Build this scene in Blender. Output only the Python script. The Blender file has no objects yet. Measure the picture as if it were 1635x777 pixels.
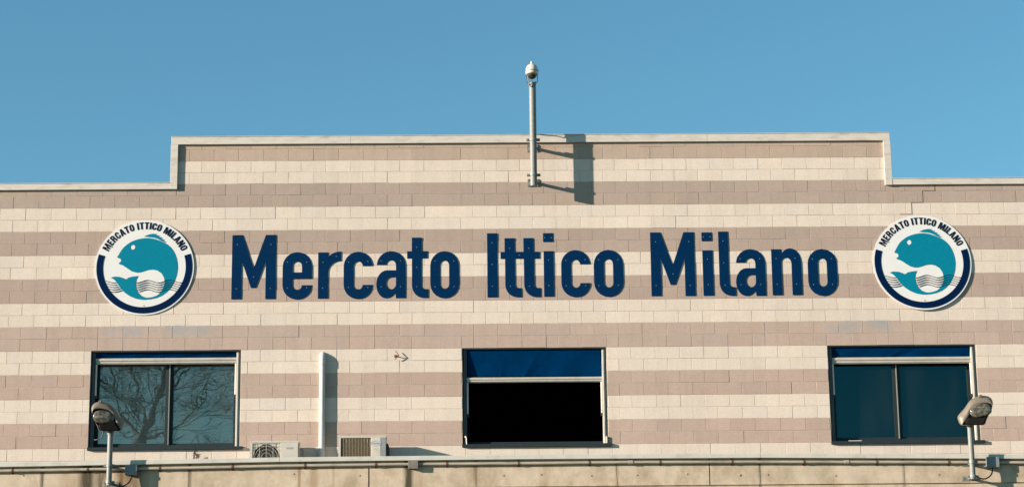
import bpy, bmesh, math, random
from mathutils import Vector, Matrix
from mathutils.geometry import tessellate_polygon
random.seed(7)
sc = bpy.context.scene
col = sc.collection
rad = math.radians

# ------------------------------------------------------------------ camera
CAM = Vector((0.16, -35.39, 1.6)); FPX = 3600.0
YAW, PITCH, ROLL = -0.0187, 0.245, -0.0113
def rotm():
    B = Matrix(((1,0,0),(0,0,-1),(0,1,0)))
    return Matrix.Rotation(YAW,3,'Z') @ B @ Matrix.Rotation(PITCH,3,'X') @ Matrix.Rotation(ROLL,3,'Z')
RM = rotm()
cd = bpy.data.cameras.new('camera'); cam = bpy.data.objects.new('camera', cd); col.objects.link(cam)
cam.matrix_world = Matrix.Translation(CAM) @ RM.to_4x4()
cd.sensor_width = 36.0; cd.sensor_fit = 'HORIZONTAL'; cd.lens = FPX/1635*36
cd.clip_start = 0.1; cd.clip_end = 3000
sc.camera = cam

# ------------------------------------------------------------------ light
SUN_EL, SUN_AL = rad(13.0), rad(20.0)        # elevation, angle to the facade
sd = Vector((math.cos(SUN_AL)*math.cos(SUN_EL), math.sin(SUN_AL)*math.cos(SUN_EL), -math.sin(SUN_EL)))
sl = bpy.data.lights.new('sun', 'SUN'); sl.energy = 5.0; sl.angle = rad(0.5); sl.color = (1.0, 0.885, 0.77)
so = bpy.data.objects.new('sun', sl); col.objects.link(so)
so.rotation_euler = sd.to_track_quat('-Z', 'Y').to_euler(); so.location = (-30, -30, 30)
w = bpy.data.worlds.new('World'); sc.world = w; w.use_nodes = True
nt = w.node_tree; nt.nodes.clear()
sky = nt.nodes.new('ShaderNodeTexSky'); sky.sky_type = 'NISHITA'; sky.sun_disc = False
sky.sun_elevation = SUN_EL; sky.sun_rotation = math.atan2(-sd.x, -sd.y) % (2*math.pi)
sky.altitude = 100; sky.air_density = 1.0; sky.dust_density = 0.25; sky.ozone_density = 1.5
tint = nt.nodes.new('ShaderNodeMix'); tint.data_type = 'RGBA'; tint.blend_type = 'MULTIPLY'
tint.inputs['Factor'].default_value = 1.0; tint.inputs['B'].default_value = (0.345, 0.585, 0.62, 1)
bg = nt.nodes.new('ShaderNodeBackground'); bg.inputs['Strength'].default_value = 0.12
wo = nt.nodes.new('ShaderNodeOutputWorld')
nt.links.new(sky.outputs[0], tint.inputs['A']); nt.links.new(tint.outputs['Result'], bg.inputs['Color'])
nt.links.new(bg.outputs[0], wo.inputs['Surface'])
sc.view_settings.view_transform = 'Standard'; sc.view_settings.look = 'None'
sc.view_settings.gamma = 1.0; sc.view_settings.use_curve_mapping = False
sc.view_settings.exposure = 1.24

# ------------------------------------------------------------------ helpers
def P(px, py, Y=0.0):                         # a point of the photo put on the vertical plane at depth Y
    d = RM @ Vector((px-817.5, -(py-388.5), -FPX))
    t = (Y - CAM.y)/d.y
    return CAM + d*t
def srgb(r, g, b):
    f = lambda c: (c/255/12.92) if c <= 10 else ((c/255+0.055)/1.055)**2.4
    return (f(r), f(g), f(b))

class MB:
    def __init__(s): s.v = []; s.f = []; s.sm = []
    def add(s, vs, fs, smooth=False):
        o = len(s.v); s.v += [tuple(v) for v in vs]
        for f in fs: s.f.append([i+o for i in f]); s.sm.append(smooth)
        return s
    def box(s, x0, y0, z0, x1, y1, z1, b=0.0, M=None):
        if b <= 0:
            vs = [(x,y,z) for x in (x0,x1) for y in (y0,y1) for z in (z0,z1)]
            fs = [(0,1,3,2),(4,6,7,5),(0,4,5,1),(2,3,7,6),(0,2,6,4),(1,5,7,3)]
        else:
            bm = bmesh.new(); bmesh.ops.create_cube(bm, size=1)
            for v in bm.verts:
                v.co = Vector(((x0+x1)/2+v.co.x*(x1-x0), (y0+y1)/2+v.co.y*(y1-y0), (z0+z1)/2+v.co.z*(z1-z0)))
            bmesh.ops.bevel(bm, geom=bm.edges[:], offset=b, segments=2, affect='EDGES', profile=0.6)
            bm.verts.index_update(); vs = [v.co.copy() for v in bm.verts]; fs = [[v.index for v in f.verts] for f in bm.faces]
            bm.free()
        if M is not None: vs = [M @ Vector(v) for v in vs]
        return s.add(vs, fs)
    def tube(s, pts, r, n=12, caps=True, r2=None, smooth=True):
        pts = [Vector(p) for p in pts]; k = len(pts); rings = []
        up = None
        for i, p in enumerate(pts):
            t = (pts[min(i+1,k-1)] - pts[max(i-1,0)]).normalized()
            if up is None:
                up = Vector((0,0,1)) if abs(t.z) < 0.9 else Vector((0,1,0))
            a = t.cross(up).normalized(); b = a.cross(t).normalized(); up = b
            rr = r if r2 is None else r + (r2-r)*i/(k-1)
            if isinstance(r, (list, tuple)): rr = r[i]
            rings.append([p + a*math.cos(2*math.pi*j/n)*rr + b*math.sin(2*math.pi*j/n)*rr for j in range(n)])
        vs = [v for rg in rings for v in rg]; fs = []
        for i in range(k-1):
            for j in range(n):
                fs.append((i*n+j, i*n+(j+1)%n, (i+1)*n+(j+1)%n, (i+1)*n+j))
        s.add(vs, fs, smooth)
        if caps:
            s.add(rings[0], [list(range(n))[::-1]]); s.add(rings[-1], [list(range(n))])
        return s
    def loft(s, rings, caps=(True,True), smooth=True):
        n = len(rings[0]); vs = [v for rg in rings for v in rg]; fs = []
        for i in range(len(rings)-1):
            for j in range(n): fs.append((i*n+j, i*n+(j+1)%n, (i+1)*n+(j+1)%n, (i+1)*n+j))
        s.add(vs, fs, smooth)
        if caps[0]: s.add(rings[0], [list(range(n))[::-1]])
        if caps[1]: s.add(rings[-1], [list(range(n))])
        return s
    def prism(s, loops, y0, y1, fn=None, back=True):
        """loops: outer + holes in (x,z); front cap at y0, back at y1"""
        loops = [[Vector((p[0], p[1], 0)) for p in l] for l in loops]
        tris = tessellate_polygon(loops); flat = [p for l in loops for p in l]; n = len(flat)
        g = fn or (lambda x, z: (x, z))
        F = [(g(p.x,p.y)[0], y0, g(p.x,p.y)[1]) for p in flat]; B = [(g(p.x,p.y)[0], y1, g(p.x,p.y)[1]) for p in flat]
        s.add(F, [list(t) for t in tris])
        if back: s.add(B, [list(t)[::-1] for t in tris])
        o = 0
        for l in loops:
            m = len(l); vs = F[o:o+m] + B[o:o+m]
            s.add(vs, [(i, (i+1)%m, m+(i+1)%m, m+i) for i in range(m)]); o += m
        return s
    def build(s, name, mat, parent=None, recalc=True):
        me = bpy.data.meshes.new(name); me.from_pydata(s.v, [], s.f)
        me.polygons.foreach_set('use_smooth', s.sm); me.update()
        if recalc:
            bm = bmesh.new(); bm.from_mesh(me); bmesh.ops.recalc_face_normals(bm, faces=bm.faces); bm.to_mesh(me); bm.free()
        me.materials.append(mat)
        o = bpy.data.objects.new(name, me); col.objects.link(o)
        if parent is not None:
            o.parent = parent; o.matrix_parent_inverse = parent_world(parent).inverted()
        return o
def parent_world(o):
    m = o.matrix_basis.copy()
    return m if o.parent is None else parent_world(o.parent) @ o.matrix_parent_inverse @ m
def tag(o, label, cat, group=None, kind=None):
    if label: o['label'] = label
    if cat: o['category'] = cat
    if group: o['group'] = group
    if kind: o['kind'] = kind
    return o
def thing(name, loc, label, cat, group=None):
    e = bpy.data.objects.new(name, None); col.objects.link(e); e.location = loc; e.empty_display_size = 0.2
    return tag(e, label, cat, group)

# ------------------------------------------------------------------ materials
def mat(name, c, rough=0.6, metal=0.0, var=0.12, scale=8.0, bump=0.0, bscale=None, dirt=None, dscale=1.5, dthr=(0.5,0.75), spec=0.5, stretch=(1,1,1)):
    m = bpy.data.materials.new(name); m.use_nodes = True; t = m.node_tree; N = t.nodes; L = t.links
    b = N['Principled BSDF']; b.inputs['Roughness'].default_value = rough; b.inputs['Metallic'].default_value = metal
    b.inputs['Specular IOR Level'].default_value = spec
    tc = N.new('ShaderNodeNewGeometry'); mp = N.new('ShaderNodeMapping'); mp.inputs['Scale'].default_value = stretch
    L.new(tc.outputs['Position'], mp.inputs['Vector'])
    n = N.new('ShaderNodeTexNoise'); n.inputs['Scale'].default_value = scale; n.inputs['Detail'].default_value = 8; n.inputs['Roughness'].default_value = 0.65
    L.new(mp.outputs[0], n.inputs['Vector'])
    r = N.new('ShaderNodeMapRange'); r.inputs[1].default_value = 0.3; r.inputs[2].default_value = 0.7
    r.inputs[3].default_value = 1-var; r.inputs[4].default_value = 1+var; L.new(n.outputs[0], r.inputs[0])
    mx = N.new('ShaderNodeMix'); mx.data_type = 'RGBA'; mx.blend_type = 'MULTIPLY'; mx.inputs['Factor'].default_value = 1
    mx.inputs['A'].default_value = (*c, 1); L.new(r.outputs[0], mx.inputs['B'])
    out = mx.outputs['Result']
    if dirt:
        d = N.new('ShaderNodeTexNoise'); d.inputs['Scale'].default_value = dscale; d.inputs['Detail'].default_value = 7; d.inputs['Roughness'].default_value = 0.7
        L.new(mp.outputs[0], d.inputs['Vector'])
        dr = N.new('ShaderNodeMapRange'); dr.inputs[1].default_value = dthr[0]; dr.inputs[2].default_value = dthr[1]; L.new(d.outputs[0], dr.inputs[0])
        m2 = N.new('ShaderNodeMix'); m2.data_type = 'RGBA'; L.new(dr.outputs[0], m2.inputs['Factor'])
        L.new(out, m2.inputs['A']); m2.inputs['B'].default_value = (*dirt, 1); out = m2.outputs['Result']
    L.new(out, b.inputs['Base Color'])
    if bump:
        bn = N.new('ShaderNodeTexNoise'); bn.inputs['Scale'].default_value = bscale or scale*6; bn.inputs['Detail'].default_value = 6
        L.new(tc.outputs['Position'], bn.inputs['Vector'])
        bu = N.new('ShaderNodeBump'); bu.inputs['Strength'].default_value = bump; bu.inputs['Distance'].default_value = 0.01
        L.new(bn.outputs[0], bu.inputs['Height']); L.new(bu.outputs[0], b.inputs['Normal'])
    m['out'] = 1
    return m

def block_material():
    m = bpy.data.materials.new('split_face_block'); m.use_nodes = True; t = m.node_tree; N = t.nodes; L = t.links
    b = N['Principled BSDF']; b.inputs['Roughness'].default_value = 0.92; b.inputs['Specular IOR Level'].default_value = 0.15
    at = N.new('ShaderNodeAttribute'); at.attribute_name = 'tone'
    g = N.new('ShaderNodeNewGeometry')
    def noise(sc_, det, stretch=None):
        n = N.new('ShaderNodeTexNoise'); n.inputs['Scale'].default_value = sc_; n.inputs['Detail'].default_value = det; n.inputs['Roughness'].default_value = 0.7
        if stretch:
            mp = N.new('ShaderNodeMapping'); mp.inputs['Scale'].default_value = stretch; L.new(g.outputs['Position'], mp.inputs['Vector']); L.new(mp.outputs[0], n.inputs['Vector'])
        else: L.new(g.outputs['Position'], n.inputs['Vector'])
        return n.outputs[0]
    def rng(x, a, b_, c_, d_):
        r = N.new('ShaderNodeMapRange'); r.inputs[1].default_value = a; r.inputs[2].default_value = b_; r.inputs[3].default_value = c_; r.inputs[4].default_value = d_
        L.new(x, r.inputs[0]); return r.outputs[0]
    def mul(a, v):
        x = N.new('ShaderNodeMix'); x.data_type = 'RGBA'; x.blend_type = 'MULTIPLY'; x.inputs['Factor'].default_value = 1
        L.new(a, x.inputs['A']); L.new(v, x.inputs['B']); return x.outputs['Result']
    c = mul(at.outputs['Color'], rng(noise(60, 6), 0.3, 0.7, 0.82, 1.16))      # aggregate grain
    c = mul(c, rng(noise(14, 6), 0.3, 0.7, 0.95, 1.04))
    c = mul(c, rng(noise(0.5, 5), 0.3, 0.7, 0.95, 1.04))                       # slow weathering
    c = mul(c, rng(noise(1.0, 6, (5, 5, 0.35)), 0.25, 0.55, 0.92, 1.02))       # faint run marks
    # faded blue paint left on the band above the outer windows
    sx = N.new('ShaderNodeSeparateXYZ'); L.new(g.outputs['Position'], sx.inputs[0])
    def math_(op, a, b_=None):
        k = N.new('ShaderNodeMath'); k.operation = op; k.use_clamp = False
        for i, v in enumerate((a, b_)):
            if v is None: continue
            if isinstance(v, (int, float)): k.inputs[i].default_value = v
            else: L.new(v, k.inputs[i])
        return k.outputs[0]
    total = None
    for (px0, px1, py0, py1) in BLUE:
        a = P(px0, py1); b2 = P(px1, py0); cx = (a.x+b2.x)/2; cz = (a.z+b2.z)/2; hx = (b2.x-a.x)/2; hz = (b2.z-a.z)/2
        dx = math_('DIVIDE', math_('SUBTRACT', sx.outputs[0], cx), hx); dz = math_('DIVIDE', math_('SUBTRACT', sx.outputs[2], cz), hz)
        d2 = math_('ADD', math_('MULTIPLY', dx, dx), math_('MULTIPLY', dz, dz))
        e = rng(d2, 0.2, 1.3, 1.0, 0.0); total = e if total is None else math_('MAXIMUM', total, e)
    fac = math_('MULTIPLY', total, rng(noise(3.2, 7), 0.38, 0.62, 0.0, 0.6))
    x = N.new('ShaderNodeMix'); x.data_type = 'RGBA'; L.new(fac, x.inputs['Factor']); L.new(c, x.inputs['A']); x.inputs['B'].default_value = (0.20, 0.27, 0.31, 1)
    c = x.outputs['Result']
    L.new(c, b.inputs['Base Color'])
    bu = N.new('ShaderNodeBump'); bu.inputs['Strength'].default_value = 0.35; bu.inputs['Distance'].default_value = 0.004
    L.new(noise(70, 8), bu.inputs['Height']); L.new(bu.outputs[0], b.inputs['Normal'])
    return m
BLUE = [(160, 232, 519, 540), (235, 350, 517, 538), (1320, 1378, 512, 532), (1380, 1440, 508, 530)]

def glass_material(name, refl, tintc):
    m = bpy.data.materials.new(name); m.use_nodes = True; t = m.node_tree; N = t.nodes; L = t.links; N.clear(); gc = (1.0, 0.88, 0.78) if 'reflective' in name else (0.22, 0.80, 0.92)
    o = N.new('ShaderNodeOutputMaterial'); mx = N.new('ShaderNodeMixShader'); tr = N.new('ShaderNodeBsdfTransparent'); gl = N.new('ShaderNodeBsdfGlossy')
    tr.inputs[0].default_value = (*tintc, 1); gl.inputs['Roughness'].default_value = 0.0; gl.inputs[0].default_value = (*gc, 1)
    fr = N.new('ShaderNodeFresnel'); fr.inputs[0].default_value = 1.5
    ad = N.new('ShaderNodeMath'); ad.operation = 'ADD'; ad.inputs[1].default_value = refl; ad.use_clamp = True
    L.new(fr.outputs[0], ad.inputs[0]); L.new(ad.outputs[0], mx.inputs[0]); L.new(tr.outputs[0], mx.inputs[1]); L.new(gl.outputs[0], mx.inputs[2])
    # slightly wavy float glass
    g = N.new('ShaderNodeNewGeometry'); n = N.new('ShaderNodeTexNoise'); n.inputs['Scale'].default_value = 2.2; n.inputs['Detail'].default_value = 1.0
    L.new(g.outputs['Position'], n.inputs['Vector']); bu = N.new('ShaderNodeBump'); bu.inputs['Strength'].default_value = 0.05; bu.inputs['Distance'].default_value = 0.02
    L.new(n.outputs[0], bu.inputs['Height']); L.new(bu.outputs[0], gl.inputs['Normal'])
    # thin film of dust on the pane
    df = N.new('ShaderNodeBsdfDiffuse'); df.inputs[0].default_value = (0.30, 0.34, 0.33, 1); dn = N.new('ShaderNodeTexNoise'); dn.inputs['Scale'].default_value = 1.1; dn.inputs['Detail'].default_value = 6
    mp = N.new('ShaderNodeMapping'); mp.inputs['Scale'].default_value = (2.5, 1, 0.8); L.new(g.outputs['Position'], mp.inputs['Vector']); L.new(mp.outputs[0], dn.inputs['Vector'])
    mr = N.new('ShaderNodeMapRange'); mr.inputs[1].default_value = 0.35; mr.inputs[2].default_value = 0.75; mr.inputs[3].default_value = 0.0; mr.inputs[4].default_value = 0.07 if 'reflective' in name else 0.022; L.new(dn.outputs[0], mr.inputs[0])
    m2 = N.new('ShaderNodeMixShader'); L.new(mr.outputs[0], m2.inputs[0]); L.new(mx.outputs[0], m2.inputs[1]); L.new(df.outputs[0], m2.inputs[2])
    L.new(m2.outputs[0], o.inputs[0]); return m

M = {}
M['block'] = block_material()
M['mortar'] = mat('mortar', (0.46, 0.38, 0.29), 0.95, var=0.25, scale=5, bump=0.3)
M['coping'] = mat('painted_coping_metal', (0.50, 0.45, 0.388), 0.55, var=0.07, scale=3, dirt=(0.28,0.25,0.20), dscale=3.5, dthr=(0.5,0.85), stretch=(1,1,3))
M['cap'] = mat('parapet_cap_metal', (0.46, 0.435, 0.375), 0.5, var=0.08, scale=4, dirt=(0.26,0.25,0.2), dscale=3, dthr=(0.52,0.85))
M['navy'] = mat('blue_letter_enamel', (0.0003, 0.0185, 0.060), 0.7, var=0.15, scale=20, spec=0.03)
M['print_navy'] = mat('navy_print', (0.0005, 0.010, 0.042), 0.7, var=0.1, scale=20, spec=0.03)
M['print_ink'] = mat('ink_print', (0.004, 0.010, 0.024), 0.7, var=0.1, scale=20, spec=0.03)
M['teal'] = mat('teal_print', (0.001, 0.160, 0.235), 0.7, var=0.06, scale=20, spec=0.05)
M['white'] = mat('white_panel', (0.60, 0.585, 0.56), 0.5, var=0.03, scale=6, dirt=(0.42,0.39,0.33), dscale=9, dthr=(0.66,0.85), spec=0.25)
M['screw'] = mat('zinc_screw', (0.36, 0.42, 0.48), 0.4, 0.2)
M['galv'] = mat('galvanised_steel', (0.175, 0.175, 0.157), 0.6, 0.1, var=0.14, scale=22)
M['galvdark'] = mat('weathered_bracket_steel', (0.20, 0.21, 0.185), 0.6, 0.3, var=0.3, scale=25, dirt=(0.13,0.07,0.035), dscale=14, dthr=(0.55,0.7))
M['darkframe'] = mat('dark_anodised_frame', (0.017, 0.025, 0.028), 0.6, 0.0, var=0.15, scale=12, spec=0.2)
M['sash'] = mat('grey_sash_frame', (0.075, 0.09, 0.095), 0.55, 0.0, var=0.12, scale=12, spec=0.3)
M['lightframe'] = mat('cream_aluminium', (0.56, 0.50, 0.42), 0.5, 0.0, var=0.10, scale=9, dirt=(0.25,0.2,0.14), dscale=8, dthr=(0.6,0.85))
M['fabric'] = mat('blue_awning_fabric', (0.0003, 0.022, 0.070), 0.9, var=0.14, scale=7, bump=0.3, bscale=9, spec=0.0)
M['railmetal'] = mat('dull_blind_rail', (0.40, 0.365, 0.31), 0.5, 0.0, var=0.10, scale=9, dirt=(0.22,0.19,0.15), dscale=5, dthr=(0.55,0.85))
M['mull'] = mat('sash_meeting_edge', (0.20,0.21,0.185), 0.45, 0.2, var=0.1)
M['black'] = mat('black_rubber', (0.012, 0.012, 0.013), 0.6, var=0.2)
M['room'] = mat('unlit_room_paint', (0.010, 0.010, 0.011), 0.95, var=0.2, scale=2, spec=0.0)  # darkness of the open room put into near-black wall colour
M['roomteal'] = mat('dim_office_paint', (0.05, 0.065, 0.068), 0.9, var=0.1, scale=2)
M['slat'] = mat('grey_blind_slat', (0.62, 0.64, 0.62), 0.6, var=0.06, scale=3)
M['shade'] = mat('dark_teal_blind', (0.012, 0.035, 0.042), 0.8, var=0.05, scale=3)
M['glass'] = glass_material('window_glass', 0.0, (0.55, 0.78, 0.80))
M['glassL'] = glass_material('reflective_window_glass', 0.09, (0.92, 0.95, 0.93))
M['pvc'] = mat('white_pvc_pipe', (0.47, 0.45, 0.415), 0.65, var=0.06, scale=5, spec=0.2)
M['acwhite'] = mat('ivory_unit_casing', (0.46, 0.415, 0.35), 0.55, var=0.08, scale=8, dirt=(0.33,0.26,0.17), dscale=6, dthr=(0.58,0.9))
M['acdark'] = mat('fan_recess', (0.02, 0.022, 0.018), 0.8, var=0.3, scale=10)
M['acfin'] = mat('dusty_coil', (0.15, 0.105, 0.06), 0.8, var=0.25, scale=16)
M['acwire'] = mat('cream_wire_guard', (0.46, 0.42, 0.34), 0.5, var=0.1)
M['acwire2'] = mat('dusty_wire_guard', (0.33,0.27,0.18), 0.6, var=0.1)
M['acside'] = mat('grey_blue_side_cover', (0.20,0.215,0.22), 0.6, var=0.1)  # plain grey-blue for the strip beside the service panel
M['badge'] = mat('badge_print', (0.30, 0.33, 0.36), 0.5, var=0.05)
M['jbox'] = mat('grey_junction_box', (0.17, 0.19, 0.20), 0.6, var=0.08, scale=10)
M['jboxdirty'] = mat('dirty_junction_box', (0.155, 0.13, 0.11), 0.8, var=0.25, scale=14)
M['cable'] = mat('black_cable', (0.02, 0.02, 0.02), 0.5)
M['rust'] = mat('rusty_clip', (0.13, 0.055, 0.025), 0.8, 0.1, var=0.3, scale=40)
M['lampshell'] = mat('weathered_lamp_shell', (0.165, 0.135, 0.10), 0.5, 0.15, var=0.12, scale=9, dirt=(0.12,0.095,0.07), dscale=7, dthr=(0.55,0.8))
M['lampblack'] = mat('black_lamp_body', (0.008, 0.007, 0.006), 0.8, var=0.3, spec=0.1)
M['conduit'] = mat('weathered_conduit', (0.36, 0.31, 0.235), 0.6, 0.1, var=0.16, scale=9, dirt=(0.15,0.11,0.08), dscale=4, dthr=(0.5,0.8), stretch=(0.5,2,2))
M['camhouse'] = mat('cream_camera_housing', (0.52, 0.47, 0.38), 0.45, var=0.06, scale=14, dirt=(0.3,0.24,0.17), dscale=9, dthr=(0.6,0.85))
M['roof'] = mat('grey_roof_membrane', (0.20, 0.20, 0.19), 0.9, var=0.2, scale=1.5, bump=0.2)
M['bark'] = mat('grey_bark', (0.075, 0.066, 0.054), 0.9, var=0.3, scale=6, bump=0.5)
M['asphalt'] = mat('asphalt_ground', (0.055, 0.054, 0.052), 0.9, var=0.25, scale=0.8, bump=0.3, bscale=30)
M['weed'] = mat('dry_weed_stem', (0.16, 0.07, 0.045), 0.8, var=0.3, scale=40)
M['crack'] = mat('open_joint', (0.11, 0.085, 0.065), 0.95)
lens = bpy.data.materials.new('lamp_lens'); lens.use_nodes = True
_b = lens.node_tree.nodes['Principled BSDF']; _n = lens.node_tree.nodes.new('ShaderNodeTexNoise'); _n.inputs['Scale'].default_value = 5
_r = lens.node_tree.nodes.new('ShaderNodeValToRGB'); _r.color_ramp.elements[0].position = 0.4; _r.color_ramp.elements[0].color = (0.05,0.042,0.03,1)
_r.color_ramp.elements[1].position = 0.62; _r.color_ramp.elements[1].color = (0.14,0.13,0.10,1)
lens.node_tree.links.new(_n.outputs[0], _r.inputs[0]); lens.node_tree.links.new(_r.outputs[0], _b.inputs['Base Color']); _b.inputs['Roughness'].default_value = 0.12
M['lens'] = lens
dome = bpy.data.materials.new('smoked_dome'); dome.use_nodes = True
_b = dome.node_tree.nodes['Principled BSDF']; _b.inputs['Base Color'].default_value = (0.035,0.03,0.022,1); _b.inputs['Roughness'].default_value = 0.07
M['dome'] = dome

def concrete_material():
    m = mat('parapet_concrete', (0.465, 0.370, 0.270), 0.9, var=0.13, scale=7, bump=0.3, bscale=60, dirt=(0.27,0.20,0.12), dscale=2.6, dthr=(0.45,0.75), stretch=(1,1,0.8))
    t = m.node_tree; N = t.nodes; L = t.links; b = N['Principled BSDF']
    src = b.inputs['Base Color'].links[0].from_socket
    g = N.new('ShaderNodeNewGeometry'); sx = N.new('ShaderNodeSeparateXYZ'); L.new(g.outputs['Position'], sx.inputs[0])
    def mt(op, a, b_=None):
        k = N.new('ShaderNodeMath'); k.operation = op
        for i, v in enumerate((a, b_)):
            if v is None: continue
            if isinstance(v, (int, float)): k.inputs[i].default_value = v
            else: L.new(v, k.inputs[i])
        return k.outputs[0]
    mp = N.new('ShaderNodeMapping'); mp.inputs['Scale'].default_value = (9, 9, 1.6); L.new(g.outputs['Position'], mp.inputs['Vector'])
    n = N.new('ShaderNodeTexNoise'); n.inputs['Scale'].default_value = 1.0; n.inputs['Detail'].default_value = 6; L.new(mp.outputs[0], n.inputs['Vector'])
    def stain(px, half, strength, colr, lo=0.27, hi=0.5):
        nonlocal src
        cx = P(px, 755, PY).x
        d = mt('DIVIDE', mt('ABSOLUTE', mt('SUBTRACT', sx.outputs[0], cx)), half/97)
        r = N.new('ShaderNodeMapRange'); r.inputs[1].default_value = 0.35; r.inputs[2].default_value = 1.0; r.inputs[3].default_value = strength; r.inputs[4].default_value = 0; L.new(d, r.inputs[0])
        r2 = N.new('ShaderNodeMapRange'); r2.inputs[1].default_value = lo; r2.inputs[2].default_value = hi; L.new(n.outputs[0], r2.inputs[0])
        x = N.new('ShaderNodeMix'); x.data_type = 'RGBA'; L.new(mt('MULTIPLY', r.outputs[0], r2.outputs[0]), x.inputs['Factor'])
        L.new(src, x.inputs['A']); x.inputs['B'].default_value = (*colr, 1); src = x.outputs['Result']
    dk = (0.055, 0.040, 0.020); og = (0.24, 0.15, 0.06)
    stain(652, 9, 1.0, dk, 0.25, 0.45); stain(668, 8, 0.5, og); stain(139, 15, 1.0, dk); stain(164, 13, 0.85, dk); stain(200, 30, 1.0, (0.07,0.045,0.025), 0.3, 0.55)
    stain(478, 3, 0.8, og, 0.2, 0.5); stain(501, 9, 0.55, og, 0.2, 0.5); stain(68, 5, 0.7, dk); stain(303, 4, 0.7, dk); stain(532, 3, 0.5, og); stain(868, 10, 0.35, og)
    stain(985, 4, 0.6, og, 0.2, 0.5); stain(1443, 3, 0.5, dk); stain(1213, 3, 0.7, dk); stain(759, 4, 0.5, dk); stain(760, 16, 0.25, og); stain(215, 60, 0.35, og); stain(105, 30, 0.25, og)
    L.new(src, b.inputs['Base Color']); return m
PY = -1.50                                     # front of the concrete parapet
M['concrete'] = concrete_material()

# ------------------------------------------------------------------ ground
g = MB(); g.add([(-1500,-1500,0),(1500,-1500,0),(1500,1500,0),(-1500,1500,0)], [(0,1,2,3)])
tag(g.build('ground', M['asphalt']), None, None, kind='structure')

# ------------------------------------------------------------------ facade lattice
Z0 = 1.6 + 5.5672
LV = {0:0,2:.3945,4:.7833,6:1.1779,8:1.5648,9:1.7642,10:1.9576,12:2.3433,14:2.7389,16:3.1307,18:3.5256,20:3.9181,21:4.1170,22:4.3085,24:4.6944,25:4.8935}
def lvl(b):
    if b <= 0: return Z0 + b*0.1975
    if b >= 25: return Z0 + 4.8935 + (b-25)*0.197
    ks = sorted(LV)
    for a, c in zip(ks, ks[1:]):
        if a <= b <= c: return Z0 + LV[a] + (LV[c]-LV[a])*(b-a)/(c-a)
UPX = [(-17.5,32.5),(-14.5,156.2),(-9,375.2),(-8.5,395.8),(-6,497.4),(-4,578.6),(0,737.2),(6,968.4),(10.5,1142.6),(15,1320.1),(18,1438.9),(21.5,1576.8),(22.5,1617.6)]
UX = [(u, P(px, 545).x) for u, px in UPX]
def ux(u):
    if u <= UX[0][0]: return UX[0][1] + (u-UX[0][0])*0.41
    if u >= UX[-1][0]: return UX[-1][1] + (u-UX[-1][0])*0.405
    for (a, xa), (c, xc) in zip(UX, UX[1:]):
        if a <= u <= c: return xa + (xc-xa)*(u-a)/(c-a)
# openings (x0, x1), all from course 0 to course 8
WIN = [(P(144.7,562).x*0.5+P(141.8,706).x*0.5, P(383.6,562).x*0.5+P(383.4,706).x*0.5),
       (P(738,560).x, (P(968.4,560).x+P(970.6,706).x)/2),
       ((P(1321.4,560).x+P(1328,705).x)/2, (P(1557.3,560).x+P(1566.5,705).x)/2)]
XL = P(273, 262).x; XR = P(1421.5, 250).x       # ends of the raised middle
ZHI = P(840, 228.5).z; ZHT = P(840, 215.8).z
ZLL = P(140, 303.6).z; ZLT = P(140, 293).z
ZRL = P(1530, 295).z; ZRT = P(1530, 284.6).z
XA, XB = -17.0, 17.0

bld = thing('market_building', (0, 0, 0), 'market hall facade of cream and dusty pink striped blocks with stepped top', 'building')
CREAM = (0.560, 0.474, 0.396)
PINKS = {k: tuple(q*1.10 for q in v) for k, v in {24:(0.345,0.262,0.205), 20:(0.308,0.240,0.196), 16:(0.308,0.237,0.194), 12:(0.322,0.243,0.199), 8:(0.348,0.264,0.217), 4:(0.350,0.261,0.213), 0:(0.354,0.264,0.216)}.items()}
def tone(row):
    if row >= 24: return PINKS[24]
    if row < 0: return CREAM
    return PINKS[(row//4)*4] if (row % 4) in (0, 1) else CREAM
bv, bf, bt = [], [], []
def block(x0, x1, z0, z1, c):
    if x1-x0 < 0.02 or z1-z0 < 0.015: return
    gp = 0.0024; ch = 0.0025
    j = random.gauss(0, 0.0009)
    o = len(bv); X0, X1, Z_0, Z_1 = x0+gp, x1-gp, z0+gp, z1-gp
    jj = [j+random.gauss(0, 0.0006) for _ in range(4)]
    jit = lambda: random.gauss(0, 0.0006)
    F = [(X0+ch+jit(), jj[0], Z_0+ch+jit()), (X1-ch+jit(), jj[1], Z_0+ch+jit()), (X1-ch+jit(), jj[2], Z_1-ch+jit()), (X0+ch+jit(), jj[3], Z_1-ch+jit())]
    E = [(X0, j+0.0018, Z_0), (X1, j+0.0018, Z_0), (X1, j+0.0018, Z_1), (X0, j+0.0018, Z_1)]
    K = [(p[0], 0.02, p[2]) for p in E]
    bv.extend(F+E+K)
    fs = [(0,1,2,3)] + [(i+4,(i+1)%4+4,(i+1)%4,i) for i in range(4)] + [(i+8,(i+1)%4+8,(i+1)%4+4,i+4) for i in range(4)]
    for f in fs: bf.append([q+o for q in f]); bt.append(c)
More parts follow.
